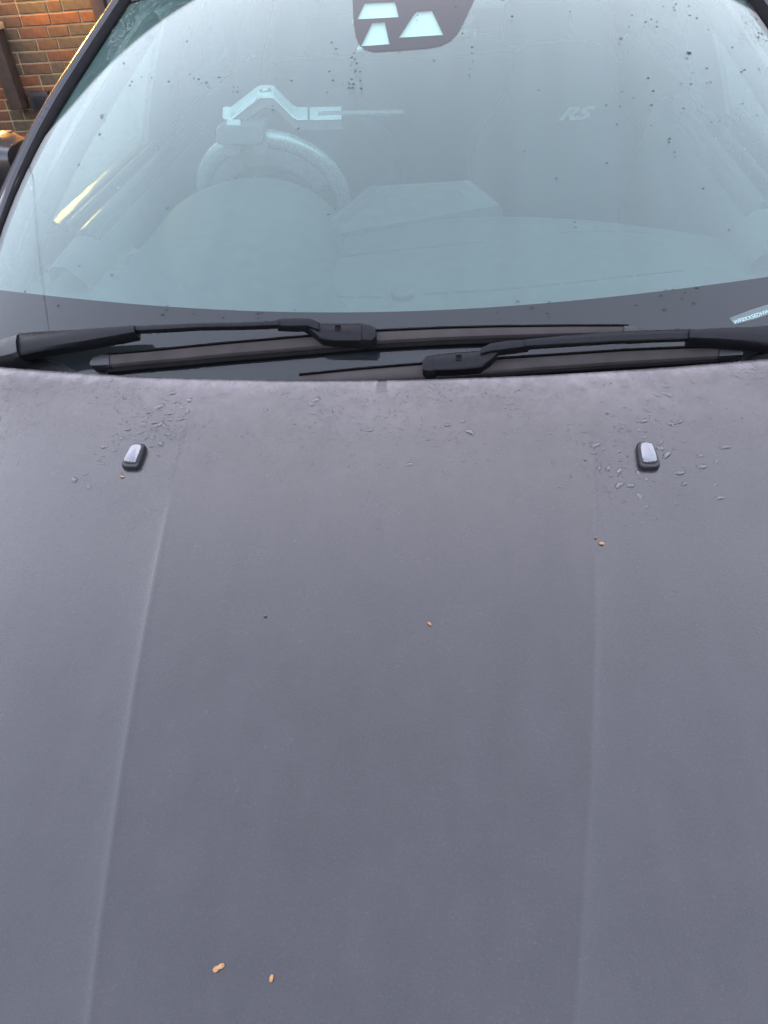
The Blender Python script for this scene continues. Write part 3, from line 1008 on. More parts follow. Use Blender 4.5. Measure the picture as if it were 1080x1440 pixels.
    # wheels
    for ay in (AXF, AXR):
        wr = empty('road_wheel', (sgn * 0.80, ay, 0.32), parent=car)
        prof = [(-0.10, 0.22), (-0.108, 0.29), (-0.085, 0.318), (0, 0.322), (0.085, 0.318), (0.108, 0.29), (0.10, 0.22)]
        q = MB()
        q.grid([[(sgn * (0.80) + a_, ay + r_ * cos(2 * pi * k / 40), 0.32 + r_ * sin(2 * pi * k / 40)) for a_, r_ in prof] for k in range(40)], close_u=True, close_v=True)
        q.build('tyre', M['tyre'], wr, angle=50)
        q = MB()
        prof = [(0.085, 0.222), (0.09, 0.21), (0.06, 0.20), (-0.08, 0.20), (-0.08, 0.222)]
        q.grid([[(sgn * (0.80 + a_), ay + r_ * cos(2 * pi * k / 40), 0.32 + r_ * sin(2 * pi * k / 40)) for a_, r_ in prof] for k in range(40)], close_u=True, close_v=True)
        for k in range(10):
            a_ = 2 * pi * k / 10
            sec = []
            for r_, wd in ((0.03, 0.022), (0.205, 0.014)):
                cyy, czz = ay + r_ * cos(a_), 0.32 + r_ * sin(a_)
                ty, tz = -sin(a_) * wd, cos(a_) * wd
                sec.append([(sgn * 0.88, cyy + ty, czz + tz), (sgn * 0.88, cyy - ty, czz - tz), (sgn * 0.855, cyy - ty, czz - tz), (sgn * 0.855, cyy + ty, czz + tz)])
            q.loft(sec)
        q.tube([(sgn * 0.84, ay, 0.32), (sgn * 0.885, ay, 0.32)], 0.045, 16)
        q.build('rim', M['alloy'], wr, angle=40)

# roof skin with its front edge on the top of the screen
mb = MB()
def roof_pts(off):
    rows = []
    for i in range(41):
        s = -1 + 2 * i / 40
        row = []
        pf = glass(s * (edge_x(VTOP) + 0.0), VTOP + 0.004, 0.0)
        for j in range(25):
            t = j / 24
            y = pf[1] + (2.62 - pf[1]) * t
            xw = interp(y, [0.9, 1.4, 2.0, 2.62], [edge_x(VTOP), 0.625, 0.60, 0.55])
            zz = interp(t, [0, 0.08, 0.2, 0.4, 0.7, 1.0], [0, 0.028, 0.050, 0.062, 0.045, -0.03]) + (pf[2] * (1 - t) + (1.41 - 0.09 * s * s) * t)
            row.append((s * xw, y, zz + off))
        rows.append(row)
    return rows
mb.grid(roof_pts(0))
ro = mb.build('roof', M['paint'], car, angle=60)
md = ro.modifiers.new('thickness', 'SOLIDIFY'); md.thickness = 0.008
mb = MB(); mb.grid(roof_pts(-0.03))
o = mb.build('headlining', M['head'], car, angle=60)
# hatch, rear bumper, rear glass
mb = MB()
mb.grid([[(s * interp(t, [0, 1], [0.53, 0.70]), 2.63 + 0.30 * t, 1.355 - 0.09 * s * s - 0.30 * t) for t in [k / 8 for k in range(9)]] for s in [-1 + 2 * k / 16 for k in range(17)]])
o = mb.build('rear_window', M['rear_glass'], car); md = o.modifiers.new('thickness', 'SOLIDIFY'); md.thickness = 0.004
mb = MB()
mb.grid([[(s * interp(z, [0.2, 0.6, 1.05], [0.80, 0.86, 0.74]), 3.02 + interp(z, [0.2, 0.5, 0.75, 1.05], [0.0, 0.10, 0.06, -0.08]) * 1.0 - 0.10 * s * s, z) for z in [0.2 + 0.85 * k / 16 for k in range(17)]] for s in [-1 + 2 * k / 20 for k in range(21)]])
o = mb.build('tailgate', M['paint'], car); md = o.modifiers.new('thickness', 'SOLIDIFY'); md.thickness = 0.02
for sgn in (-1, 1):
    mb = MB(); mb.box(min(sgn * 0.50, sgn * 0.74), max(sgn * 0.50, sgn * 0.74), 2.97, 3.03, 0.86, 0.99, 0.015)
    mb.build('tail_lamp', principled('red_lens_%d' % sgn, (0.35, 0.01, 0.01), 0.15), car)
# nose: bumper, grille, headlamps, number plate blank
mb = MB()
def nose(s, z):
    y = -1.10 - interp(z, [0.2, 0.45, 0.62, 0.76], [0.10, 0.17, 0.12, 0.0]) + 0.30 * abs(s) ** 2.4
    return (s * 0.80, y, z)
mb.grid([[nose(s, 0.2 + 0.56 * k / 16) for k in range(17)] for s in [-1 + 2 * k / 40 for k in range(41)]])
o = mb.build('front_bumper', M['paint'], car); md = o.modifiers.new('thickness', 'SOLIDIFY'); md.thickness = 0.015
mb = MB()
def nose2(s, z):
    p = nose(s, z); return (p[0], p[1] - 0.008, p[2])
mb.grid([[nose2(s * 0.55 * interp(t, [0, 1], [0.75, 1]), 0.30 + 0.24 * t) for t in [k / 10 for k in range(11)]] for s in [-1 + 2 * k / 24 for k in range(25)]])
g = mb.build('grille', M['trim'], car); md = g.modifiers.new('thickness', 'SOLIDIFY'); md.thickness = 0.006
for k in range(6):
    z = 0.33 + 0.035 * k
    mb = MB(); mb.tube([(nose2(s * 0.5, z)[0], nose2(s * 0.5, z)[1] - 0.004, z) for s in [-1 + 2 * q_ / 16 for q_ in range(17)]], 0.007, 6)
    mb.build('grille_bar', M['gloss'], g)
for sgn in (-1, 1):
    hl = empty('headlamp', (sgn * 0.6, -1.0, 0.66), parent=car)
    mb = MB()
    mb.grid([[(sgn * (0.42 + 0.36 * t), -1.085 + 0.55 * t * t + 0.15 * t * 0 - 0.02 * sin(pi * u), 0.62 + 0.12 * u + 0.05 * t) for u in [k / 6 for k in range(7)]] for t in [k / 12 for k in range(13)]])
    o = mb.build('lens', M['lamp_glass'], hl); md = o.modifiers.new('thickness', 'SOLIDIFY'); md.thickness = 0.004
    mb = MB()
    mb.grid([[(sgn * (0.43 + 0.34 * t), -1.045 + 0.55 * t * t, 0.63 + 0.10 * u + 0.05 * t) for u in [k / 6 for k in range(7)]] for t in [k / 12 for k in range(13)]])
    mb.build('reflector', M['reflector'], hl)

# ---- door mirrors
for sgn in (-1, 1):
    r_ = empty('door_mirror', (sgn * 0.86, 0.60, 1.02), parent=car)
    q = MB()
    secs = []
    for t in [k / 10 for k in range(11)]:
        x = 0.835 + 0.225 * t
        hgt = 0.060 * (1 - 0.55 * t ** 3) * (0.72 + 0.28 * smooth01(t * 4))
        dep = 0.088 * (1 - 0.6 * t ** 3) * (0.72 + 0.28 * smooth01(t * 4))
        if t == 1: hgt *= 0.55; dep *= 0.55
        cy, cz = 0.64 + 0.03 * t, 1.160 - 0.012 * t
        secs.append([(sgn * x, cy + dep * math.copysign(abs(cos(a)) ** 0.5, cos(a)), cz + hgt * math.copysign(abs(sin(a)) ** 0.5, sin(a))) for a in [2 * pi * k / 24 for k in range(24)]])
    q.loft(secs)
    q.build('housing', M['paint'], r_, angle=60)
    q = MB()
    q.box(min(sgn * 0.875, sgn * 1.03), max(sgn * 0.875, sgn * 1.03), 0.69, 0.705, 1.11, 1.215, 0.006)
    q.build('mirror_glass', M['reflector'], r_)
    q = MB(); q.tube([(sgn * 0.82, 0.60, 1.02), (sgn * 0.90, 0.62, 1.11)], [0.035, 0.022], 10)
    q.build('stalk', M['trim'], r_)

# ================================================================== CABIN
mb = MB()
mb.box(-0.78, 0.78, -0.1, 2.9, 0.22, 0.27)
mb.build('cabin_floor', M['seat'], car, smooth=False)
mb = MB(); mb.box(-0.72, 0.72, 2.35, 2.42, 0.27, 1.05, 0.02)
mb.build('rear_seat_back', M['seat'], car)
mb = MB(); mb.box(-0.70, 0.70, 1.85, 2.35, 0.27, 0.58, 0.05)
mb.build('rear_seat', M['seat'], car)
for sgn in (-1, 1):
    for xx in (0.38,):
        mb = MB(); mb.box(sgn * xx - 0.13, sgn * xx + 0.13, 2.30, 2.40, 1.07, 1.22, 0.04)
        mb.build('rear_headrest', M['seat'], car)

for sgn in (-1, 1):
    mb = MB(); mb.box(min(sgn * 0.735, sgn * 0.755), max(sgn * 0.735, sgn * 0.755), 1.36, 2.95, 0.25, 1.075, 0.006)
    mb.build('rear_side_trim', M['seat'], car)
    mb = MB(); mb.loft([[(sgn * x, y, z) for x, y, z in ((0.715, 2.30, 1.0), (0.61, 2.90, 1.0), (0.59, 2.88, 1.0), (0.69, 2.30, 1.0))], [(sgn * x, y, z) for x, y, z in ((0.52, 2.16, 1.39), (0.45, 2.60, 1.345), (0.43, 2.60, 1.34), (0.50, 2.16, 1.385))]])
    mb.build('rear_pillar_trim', M['seat'], car, smooth=False)
mb = MB(); mb.box(-0.73, 0.73, 2.425, 2.93, 1.0, 1.03, 0.008)
mb.build('parcel_shelf', M['seat'], car)

# dashboard: a height field under the screen falling to the knee panel
def dash_rear(x):
    return 0.655 - 0.20 * (abs(x) / 0.78) ** 2.2
mb = MB(); rows = []
for i in range(61):
    s = -1 + 2 * i / 60
    x = s * 0.775
    yr = dash_rear(x)
    y0 = 0.10 + 0.16 * x * x
    row = []
    for t in [k / 14 for k in range(15)]:
        y = y0 + (yr - y0) * t
        z = 0.945 + 0.055 * smooth01(t * 1.5) + 0.006 * sin(6 * x) * t - 0.03 * x * x
        row.append((x, y, z))
    zt = row[-1][2]
    row += [(x, yr + 0.02, zt - 0.006), (x, yr + 0.035, zt - 0.025), (x, yr + 0.03, zt - 0.06), (x, yr + 0.045, zt - 0.16), (x, yr + 0.02, zt - 0.34), (x, yr - 0.15, zt - 0.45), (x, y0, zt - 0.45), (x, y0 - 0.02, 0.90)]
    rows.append(row)
mb.grid(rows, close_v=True)
dash = mb.build('dashboard', M['dash'], car, angle=50)
def dash_z(x, y):
    y0 = 0.10 + 0.16 * x * x; yr = dash_rear(x)
    t = (y - y0) / (yr - y0)
    return 0.945 + 0.055 * smooth01(t * 1.5) + 0.006 * sin(6 * x) * t - 0.03 * x * x
def on_dash(px, py):
    P = on_axis(px, py, 2, 0.98)
    for _ in range(20): P = on_axis(px, py, 2, dash_z(P[0], P[1]))
    return P
def dash_strip(pxs, wid, name, m, lift=0.0012):
    q = MB(); secs = []
    for (a, b) in pxs:
        p = on_dash(a, b)
        secs.append([(p[0], p[1] - wid, dash_z(p[0], p[1] - wid) + lift), (p[0], p[1] + wid, dash_z(p[0], p[1] + wid) + lift), (p[0], p[1] + wid, dash_z(p[0], p[1] + wid) - 0.003), (p[0], p[1] - wid, dash_z(p[0], p[1] - wid) - 0.003)])
    q.loft(secs)
    q.build(name, m, dash, smooth=False)
for a, b in [(245, 292), (297, 342), (347, 392), (397, 446), (451, 499), (504, 538)]:
    f = lambda x: interp(x, [245, 340, 440, 540], [411, 415, 417.5, 418])
    dash_strip([(a, f(a)), ((a + b) / 2, f((a + b) / 2)), (b, f(b))], 0.0022, 'demister_slot', M['dashline'])
for a, b in [(595, 630), (636, 684), (690, 736), (741, 788), (793, 840), (845, 890), (895, 960)]:
    f = lambda x: interp(x, [595, 690, 790, 870, 960], [413.5, 408, 399, 390, 380])
    dash_strip([(a, f(a)), ((a + b) / 2, f((a + b) / 2)), (b, f(b))], 0.0022, 'demister_slot', M['dashline'])
dash_strip([(160, 379), (250, 379), (330, 374), (430, 366), (560, 352), (680, 340)], 0.0018, 'dash_seam', M['dashline'])
dash_strip([(770, 329), (850, 325), (940, 331)], 0.0018, 'dash_seam', M['dashline'])
# light sensor dome
p = on_dash(566, 416)
q = MB()
q.loft([[(p[0] + r_ * 0.022 * cos(a), p[1] + r_ * 0.016 * sin(a), p[2] + h_) for a in [2 * pi * k / 24 for k in range(24)]] for r_, h_ in ((1, -0.004), (1, 0.003), (0.9, 0.008), (0.65, 0.0105), (0.2, 0.0115))])
q.build('light_sensor', M['dash'], dash, angle=70)

# tan end panel by the driver's door: lamp glow put into its colour
ep = [on_axis(px, py, 2, 0.985) for px, py in ((107, 340), (168, 331), (212, 366), (132, 366))]
q = MB(); q.loft([[p_ + np.array([0, 0, dz]) for p_ in ep] for dz in (-0.03, 0.0)])
q.build('dash_glow_panel', M['glowpanel'], dash, smooth=False)
# instrument hood
q = MB(); rows = []
for i in range(25):
    a = pi * i / 24
    row = []
    for t in [k / 14 for k in range(15)]:
        y = 0.22 + 0.53 * t
        hw = 0.30 - 0.075 * t
        hh = 0.118 * (t ** 0.8)
        x = -0.36 - 0.01 * t + hw * math.copysign(abs(cos(a)) ** 1.0, cos(a))
        z = 0.962 + hh * (sin(a) ** (1.25 - 0.35 * t) if sin(a) > 0 else 0)
        yy = y - 0.10 * t * abs(cos(a)) ** 2
        row.append((x, yy, z))
    x, yy, z = row[-1]
    row += [(x * 0.97 - 0.01, yy + 0.004, z - 0.008), (x * 0.94 - 0.02, yy - 0.06, z - 0.02)]
    rows.append(row)
q.grid(rows)
q.build('instrument_hood', M['dash'], car, angle=60)
# centre screen hood
fl = on_axis(430, 336, 2, 1.005); rl = on_axis(520, 262, 2, 1.055); rr = on_axis(660, 253, 2, 1.055); fr = on_axis(703, 288, 2, 1.01)
q = MB()
def inset(k, dz):
    c = (fl + rl + rr + fr) / 4
    return [c + (p_ - c) * k + np.array([0, 0, dz]) for p_ in (fl, rl, rr, fr)]
q.loft([inset(1.06, -0.10), inset(1.03, -0.008), inset(1.0, 0.0), inset(0.9, 0.001), inset(0.8, -0.012)])
o = q.build('screen_hood', M['dash'], car, angle=20)

DOOR_IN, DOOR_UP = 0.125, 0.045
# door cards
for sgn in (-1, 1):
    q = MB(); rows = []
    for i in range(21):
        y = 0.36 + 1.0 * i / 20
        x0 = body_x(y, belt_z(y)) - 0.045 - DOOR_IN
        zt = belt_z(y) + DOOR_UP
        rows.append([(sgn * (x0 - 0.004), y, zt - 0.03), (sgn * (x0 - 0.004), y, zt), (sgn * (x0 - 0.02), y, zt + 0.006), (sgn * (x0 - 0.045), y, zt + 0.002), (sgn * (x0 - 0.075), y, zt - 0.03), (sgn * (x0 - 0.09), y, zt - 0.12), (sgn * (x0 - 0.12), y, zt - 0.30), (sgn * (x0 - 0.08), y, 0.3)])
    q.grid(rows)
    dc = q.build('door_card', M['dash'], car, angle=60)
    xi = lambda y: body_x(y, belt_z(y)) - 0.045 - DOOR_IN
    q = MB()
    q.tube([(sgn * (xi(y) - 0.030), y, belt_z(y) + DOOR_UP - 0.008) for y in [0.50 + 0.82 * k / 16 for k in range(17)]], 0.026, 14)
    q.build('sill_trim', M['sill'], dc, angle=80)
    q = MB()
    q.tube([(sgn * (xi(y) + 0.010), y, belt_z(y) + DOOR_UP + 0.020) for y in [0.52 + 0.78 * k / 16 for k in range(17)]], 0.006, 8)
    q.build('window_seal', M['sill'], dc, angle=80)

# front seats
def rrect(cx, cy, cz, hw, hd, n=28, e=0.45, tilt=0.0):
    out = []
    for k in range(n):
        a = 2 * pi * k / n
        x = hw * math.copysign(abs(cos(a)) ** e, cos(a)); y = hd * math.copysign(abs(sin(a)) ** e, sin(a))
        out.append((cx + x, cy + y, cz))
    return out
for cx in (-0.375, 0.40):
    s_ = empty('front_seat', (cx, 1.25, 0.27), parent=car)
    q = MB()
    q.loft([rrect(cx, 1.50 + 0.22 * (z - 0.45), z, hw, hd) for z, hw, hd in ((0.42, 0.22, 0.07), (0.55, 0.25, 0.09), (0.75, 0.27, 0.09), (0.88, 0.275, 0.08), (0.95, 0.25, 0.07), (1.0, 0.20, 0.06), (1.05, 0.165, 0.055), (1.12, 0.15, 0.05), (1.16, 0.13, 0.045), (1.175, 0.09, 0.03))])
    q.build('backrest', M['seat'], s_, angle=60)
    q = MB(); q.box(cx - 0.26, cx + 0.26, 1.0, 1.52, 0.34, 0.48, 0.05)
    q.build('seat_cushion', M['seat'], s_)
    if cx > 0: place_text('RS', 'seat_lettering', (cx - 0.003, 1.528, 0.990), (1, 0.0, 0), (0, 0.40, 1), 0.046, M['seat_light'], s_, shear=0.5, bold=0.0022, wide=1.75)

# steering wheel
WC = Vector((-0.358, 0.885, 0.988)); TIL = radians(24)
WX = Vector((1, 0, 0)); WU = Vector((0, -sin(TIL), cos(TIL))); WN = WX.cross(WU)   # WU: up in the wheel plane
sw = empty('steering_wheel', WC, parent=car)
q = MB(); R_ = 0.178
secs = []
for k in range(64):
    a = 2 * pi * k / 64
    rd = WX * cos(a) + WU * sin(a)
    secs.append([WC + rd * (R_ - 0.005 + 0.0215 * cos(b)) + WN * (0.0185 * sin(b)) for b in [2 * pi * j / 16 for j in range(16)]])
q.grid(secs, close_u=True, close_v=True)
q.build('rim', M['wheel'], sw, angle=80)
q = MB()
q.loft([[WC + WX * (0.075 * k_ * math.copysign(abs(cos(a)) ** .7, cos(a))) + WU * (0.065 * k_ * math.copysign(abs(sin(a)) ** .7, sin(a))) + WN * h_ for a in [2 * pi * t / 24 for t in range(24)]] for k_, h_ in ((0.6, 0.045), (1, 0.03), (1, -0.01), (0.85, -0.03))])
q.build('hub', M['dash'], sw, angle=60)
q = MB()
q.grid([[WC + (WX * cos(a) + WU * sin(a)) * r_ + WN * h_ for r_, h_ in ((0.158, 0.010), (0.150, 0.016), (0.118, 0.020), (0.112, 0.010), (0.118, 0.002), (0.150, 0.0))] for a in [radians(20 + 140 * k / 32) for k in range(33)]], close_v=True)
q.build('rim_shroud', M['wheel_back'], sw, angle=50)
for aa in (0, pi, -pi / 2):
    q = MB()
    rd = WX * cos(aa) + WU * sin(aa); td = WX * -sin(aa) + WU * cos(aa)
    q.loft([[WC + rd * r_ + td * w_ + WN * h_ for w_, h_ in ((w0, 0.008), (w0, -0.008), (-w0, -0.008), (-w0, 0.008))] for r_, w0 in ((0.05, 0.03), (0.11, 0.022), (0.172, 0.026))])
    q.build('spoke', M['alloy'], sw, smooth=False)

# ---- steering lock clamped on the rim (its own thing)
def on_wheelplane(px, py, h=0.0):
    d = Vector(ray(px, py)); c = Vector(CAM); n = WN
    t = (WC + WN * h - c).dot(n) / d.dot(n)
    return c + d * t
lk = empty('steering_lock', on_axis(340, 205, 1, 0.80), 'pale steel steering lock with riveted bent bar clamped over the steering wheel rim', 'steering lock')
q = MB(); secs = []; sec2 = []
for px, py in [(322, 168), (362, 137), (367, 135), (380, 135), (385, 136), (412, 163), (418, 166), (450, 166), (480, 165)]:
    p = on_axis(px, py, 1, 0.800)
    e_ = on_axis(px, py - 15.5, 2, p[2]) - p; ex, ey = e_[0], e_[1]
    secs.append([(p[0], p[1], p[2]), (p[0] + ex, p[1] + ey, p[2]), (p[0] + ex, p[1] + ey, p[2] - 0.004), (p[0], p[1], p[2] - 0.004)])
    sec2.append([(p[0] + ex * .06, p[1] + ey * .06, p[2] - 0.005), (p[0] + ex * .94, p[1] + ey * .94, p[2] - 0.005), (p[0] + ex * .94, p[1] + ey * .94, p[2] - 0.026), (p[0] + ex * .06, p[1] + ey * .06, p[2] - 0.026)])
q.loft(secs)
bar = q.build('bent_bar', M['steel'], lk, smooth=False)
q = MB(); q.loft(sec2)
q.build('bar_front_shade', M['lockgrey'], lk, smooth=False)  # shade on the bar's front, put in as a darker part
c0 = on_axis(373, 135, 1, 0.80)
p = on_axis(373, 128, 2, c0[2]); RY = p[1]
q = MB(); zt = c0[2]
for r0, r1, h0, h1 in ((0.0135, 0.0105, 0.0, 0.003),):
    q.grid([[(p[0] + r_ * cos(a), RY + r_ * sin(a), zt + h_) for r_, h_ in ((r0, -0.001), (r0, h1), (r1, h1), (r1, -0.001))] for a in [2 * pi * k / 28 for k in range(28)]], close_u=True, close_v=True)
q.build('rivet_ring', M['lockgrey'], bar, angle=40)
q = MB()
q.loft([[(p[0] + r_ * cos(a), RY + r_ * sin(a), zt + h_) for a in [2 * pi * k / 20 for k in range(20)]] for r_, h_ in ((0.0075, -0.001), (0.0075, 0.003), (0.005, 0.0045))])
q.build('rivet', M['steel'], bar, angle=40)
q = MB()
a = on_axis(448, 160, 1, 0.829)
q.tube([a + np.array([0, 0, -0.002]), on_axis(480, 160, 1, 0.829), on_axis(567, 158, 1, 0.829)], 0.0065, 10)
q.build('locking_rod', M['lockgrey'], lk)
q = MB(); sec = []
for dx in (-1.5, 1.5):
    p = on_axis(434 + dx, 166, 1, 0.799); e_ = on_axis(434 + dx, 150, 2, p[2]) - p
    sec.append([p + np.array([0, 0, 0.0012]), p + e_ * 1.02 + np.array([0, 0, 0.0012]), p + e_ * 1.02 - np.array([0, 0, 0.02]), p - np.array([0, 0, 0.02])])
q.loft(sec)
q.build('bar_groove', M['lockgrey'], bar, smooth=False)
# hinged clamp plate over the rim
q = MB()
def rr_px(x0, x1, y0, y1, r, y, n=6):
    out = []
    for cx, cy, a0 in ((x1 - r, y0 + r, -90), (x1 - r, y1 - r, 0), (x0 + r, y1 - r, 90), (x0 + r, y0 + r, 180)):
        for k in range(n + 1):
            a = radians(a0 + 90 * k / n)
            out.append(on_axis(cx + r * cos(a), cy + r * sin(a), 1, y))
    return out
s0 = rr_px(304, 371, 175, 204, 9, 0.775)
s1 = rr_px(306, 369, 177, 202, 8, 0.768)
sh = [v_ + np.array([0, 0.075, 0.0]) for v_ in s0]
q.loft([s1, s0, sh])
clamp = q.build('clamp_plate', M['lockgrey'], lk, angle=40)
q = MB(); q.loft([rr_px(319, 338, 168, 176, 1.5, 0.773), rr_px(319, 338, 168, 176, 1.5, 0.80)])
q.build('hinge_tab', M['steel'], lk, smooth=False)
q = MB(); q.loft([rr_px(313, 325, 150, 168, 4, 0.80), rr_px(313, 325, 150, 168, 4, 0.84)])
q.build('end_stop', M['steel'], lk, angle=40)
for x0, x1 in ((314, 338), (357, 377)):
    q = MB(); q.loft([rr_px(x0, x1, 200, 219, 8, 0.777), rr_px(x0, x1, 200, 219, 8, 0.80)])
    q.build('rim_hook', M['lockgrey'], clamp, angle=40)

# ================================================================== HOUSE
WY = 5.10                                    # front face of the brickwork
EAVE_Z, EAVE_Y = 6.14, 4.72
HX0, HX1 = -7.2, 12.0
house = empty('brick_house', (0, WY, 0), 'two storey brick house with dark brown door frame behind the car', 'house')
DX0, DX1, DZ1 = -2.52, -1.50, 2.10
def wall_boxes(mbx, y0, y1, openings, z0, z1):
    xs = sorted({HX0, HX1} | {o[0] for o in openings} | {o[1] for o in openings})
    for a, b in zip(xs, xs[1:]):
        cuts = sorted((o[2], o[3]) for o in openings if o[0] <= a and o[1] >= b)
        z = z0
        for c0_, c1_ in cuts:
            if c0_ > z: mbx.box(a, b, y0, y1, z, c0_)
            z = max(z, c1_)
        if z < z1: mbx.box(a, b, y0, y1, z, z1)
UP_W = [(-5.9, -4.5, 4.15, 5.45), (-2.7, -1.3, 4.15, 5.45), (0.4, 1.8, 4.15, 5.45), (3.4, 4.8, 4.15, 5.45)]
DN_W = [(0.2, 2.0, 0.95, 2.1), (3.2, 5.0, 0.95, 2.1), (-6.4, -5.0, 0.95, 2.1)]
mb = MB()
wall_boxes(mb, WY + 0.0055, WY + 0.28, [(DX0, DX1, 0.0, DZ1)] + UP_W + DN_W, 0.0, EAVE_Z)
wall = mb.build('wall', M['mortar'], house, smooth=False)
# bricks: the ones in sight by the door are single pieces
def brick_mesh(name, length, m, seed):
    r = random.Random(seed)
    bm = bmesh.new()
    bmesh.ops.create_cube(bm, size=1)
    for v in bm.verts:
        v.co = Vector((v.co.x * length, v.co.y * 0.09, v.co.z * 0.065)) + Vector((r.uniform(-1, 1) * 0.0012, r.uniform(-1, 1) * 0.001, r.uniform(-1, 1) * 0.0012))
    bmesh.ops.bevel(bm, geom=[e for e in bm.edges if (e.verts[0].co.y < 0 and e.verts[1].co.y < 0)], offset=0.003, segments=1, affect='EDGES')
    me = bpy.data.meshes.new(name)
    bm.to_mesh(me); bm.free()
    me.materials.append(m)
    return me
LENS = {'s': 0.215, 'q': 0.150, 'h': 0.102}
BR = {}
for kk, ln in LENS.items():
    for mi in range(4):
        BR[kk, mi] = [brick_mesh('brick', ln, M['brick%d' % mi], 100 + mi * 7 + s_ + ord(kk)) for s_ in range(2)]
def courses(z1):
    """every brick of the lower wall: (x centre, z centre, length, kind, colour); cut bricks close each run at the openings"""
    r = random.Random(3)
    c = 0
    ops = [(DX0, DX1, 0.0, DZ1)] + DN_W
    while (c + 1) * 0.075 <= z1 + 0.001:
        zc = c * 0.075 + 0.0375
        cuts = sorted((o[0], o[1]) for o in ops if o[2] - 0.03 < zc < o[3] + 0.03)
        x = HX0 + 0.002
        segs = []
        for a, b in cuts:
            segs.append((x, a - 0.002)); x = b + 0.002
        segs.append((x, HX1 - 0.002))
        for a, b in segs:
            xx = b
            first = True
            while xx - a > 0.03:
                if first:
                    kk = 'h' if c % 2 else 's'; first = False
                else:
                    kk = 's' if r.random() < 0.72 else ('q' if r.random() < 0.6 else 'h')
                ln = min(LENS[kk], xx - a)
                if xx - a - ln < 0.04: ln = xx - a
                yield xx - ln / 2, zc, ln, kk, r.choices((0, 1, 2, 3), (0.12, 0.45, 0.31, 0.12))[0]
                xx -= ln + 0.010
        c += 1
rb = random.Random(5)
nb = 0
stuff = MB()
for x, z, ln, kk, mi in courses(3.9):
    if -4.05 < x < DX0 and z < 2.0 and nb < 290:
        o = bpy.data.objects.new('brick', rb.choice(BR[kk, mi]))
        col.objects.link(o)
        o.parent = wall
        o.location = Vector((x, WY + 0.045 + rb.uniform(-0.0025, 0.0015), z)) - wloc(wall)
        o.rotation_euler = (rb.uniform(-0.008, 0.008), rb.uniform(-0.006, 0.006), rb.uniform(-0.008, 0.008))
        o.scale = (ln / LENS[kk], 1, 1)
        nb += 1
    else:
        stuff.box(x - ln / 2, x + ln / 2, WY, WY + 0.05, z - 0.0325, z + 0.0325)
so_ = stuff.build('brickwork', M['brick1'], wall, smooth=False)
so_['kind'] = 'stuff'
# upper storey face brick
mb = MB()
xs = [HX0] + [v for o in UP_W for v in o[:2]] + [HX1]
def face_boxes(mbx, openings, z0, z1):
    xs = sorted({HX0, HX1} | {o[0] for o in openings} | {o[1] for o in openings})
    for a, b in zip(xs, xs[1:]):
        cuts = [(o[2], o[3]) for o in openings if o[0] <= a and o[1] >= b]
        z = z0
        for c0_, c1_ in cuts:
            mbx.box(a, b, WY + 0.000, WY + 0.0050, z, c0_); z = c1_
        mbx.box(a, b, WY + 0.000, WY + 0.0050, z, z1)
face_boxes(mb, UP_W, 3.905, EAVE_Z - 0.02)
mb.build('upper_brick_face', M['brickfar'], wall, smooth=False)
def window(x0, x1, z0, z1):
    wd = empty('window', ((x0 + x1) / 2, WY, z0), parent=house)
    f = MB()
    y0, y1 = WY + 0.06, WY + 0.13
    t = 0.06
    for b_ in ((x0, x1, z0, z0 + t), (x0, x1, z1 - t, z1), (x0, x0 + t, z0 + t, z1 - t), (x1 - t, x1, z0 + t, z1 - t), ((x0 + x1) / 2 - 0.04, (x0 + x1) / 2 + 0.04, z0 + t, z1 - t)):
        f.box(b_[0] + 0.001, b_[1] - 0.001, y0, y1, b_[2], b_[3], 0.008)
    f.build('frame', M['white'], wd)
    for a, b in ((x0 + t, (x0 + x1) / 2 - 0.04), ((x0 + x1) / 2 + 0.04, x1 - t)):
        g_ = MB(); g_.box(a, b, WY + 0.09, WY + 0.096, z0 + t, z1 - t)
        g_.build('pane', M['pane'], wd, smooth=False)
    s = MB(); s.box(x0 - 0.04, x1 + 0.04, WY - 0.05, WY + 0.10, z0 - 0.05, z0 - 0.001, 0.008)
    s.build('sill', M['white'], wd)
    c = MB(); c.box(x0 - 0.2, x1 + 0.2, WY + 0.6, WY + 0.62, z0 - 0.2, z1 + 0.2)
    c.build('curtain', M['head'], wd, smooth=False)
for w_ in UP_W + DN_W: window(*w_)
# front door
dr = empty('front_door', ((DX0 + DX1) / 2, WY, 0), parent=house)
f = MB()
for a, b, c, d in ((DX0, DX0 + 0.10, 0, DZ1), (DX1 - 0.10, DX1, 0, DZ1), (DX0 + 0.10, DX1 - 0.10, DZ1 - 0.09, DZ1)):
    f.box(a + 0.001, b - 0.001, WY - 0.02, WY + 0.12, c, d, 0.008)
f.build('frame', M['frame'], dr)
f = MB(); f.box(DX0 + 0.101, DX1 - 0.101, WY + 0.03, WY + 0.08, 0.03, DZ1 - 0.092, 0.004)
leaf = f.build('leaf', M['door'], dr)
for x0, x1 in ((DX0 + 0.18, -2.05), (-1.97, DX1 - 0.18)):
    for z0, z1 in ((0.2, 0.85), (1.0, 1.85)):
        f = MB(); f.box(x0, x1, WY + 0.022, WY + 0.035, z0, z1, 0.006)
        f.build('panel', M['door'], leaf)
f = MB(); f.tube([(DX1 - 0.16, WY + 0.03, 1.02), (DX1 - 0.16, WY - 0.03, 1.02), (DX1 - 0.28, WY - 0.03, 1.02)], 0.010, 8)
f.build('handle', M['steel'], leaf)
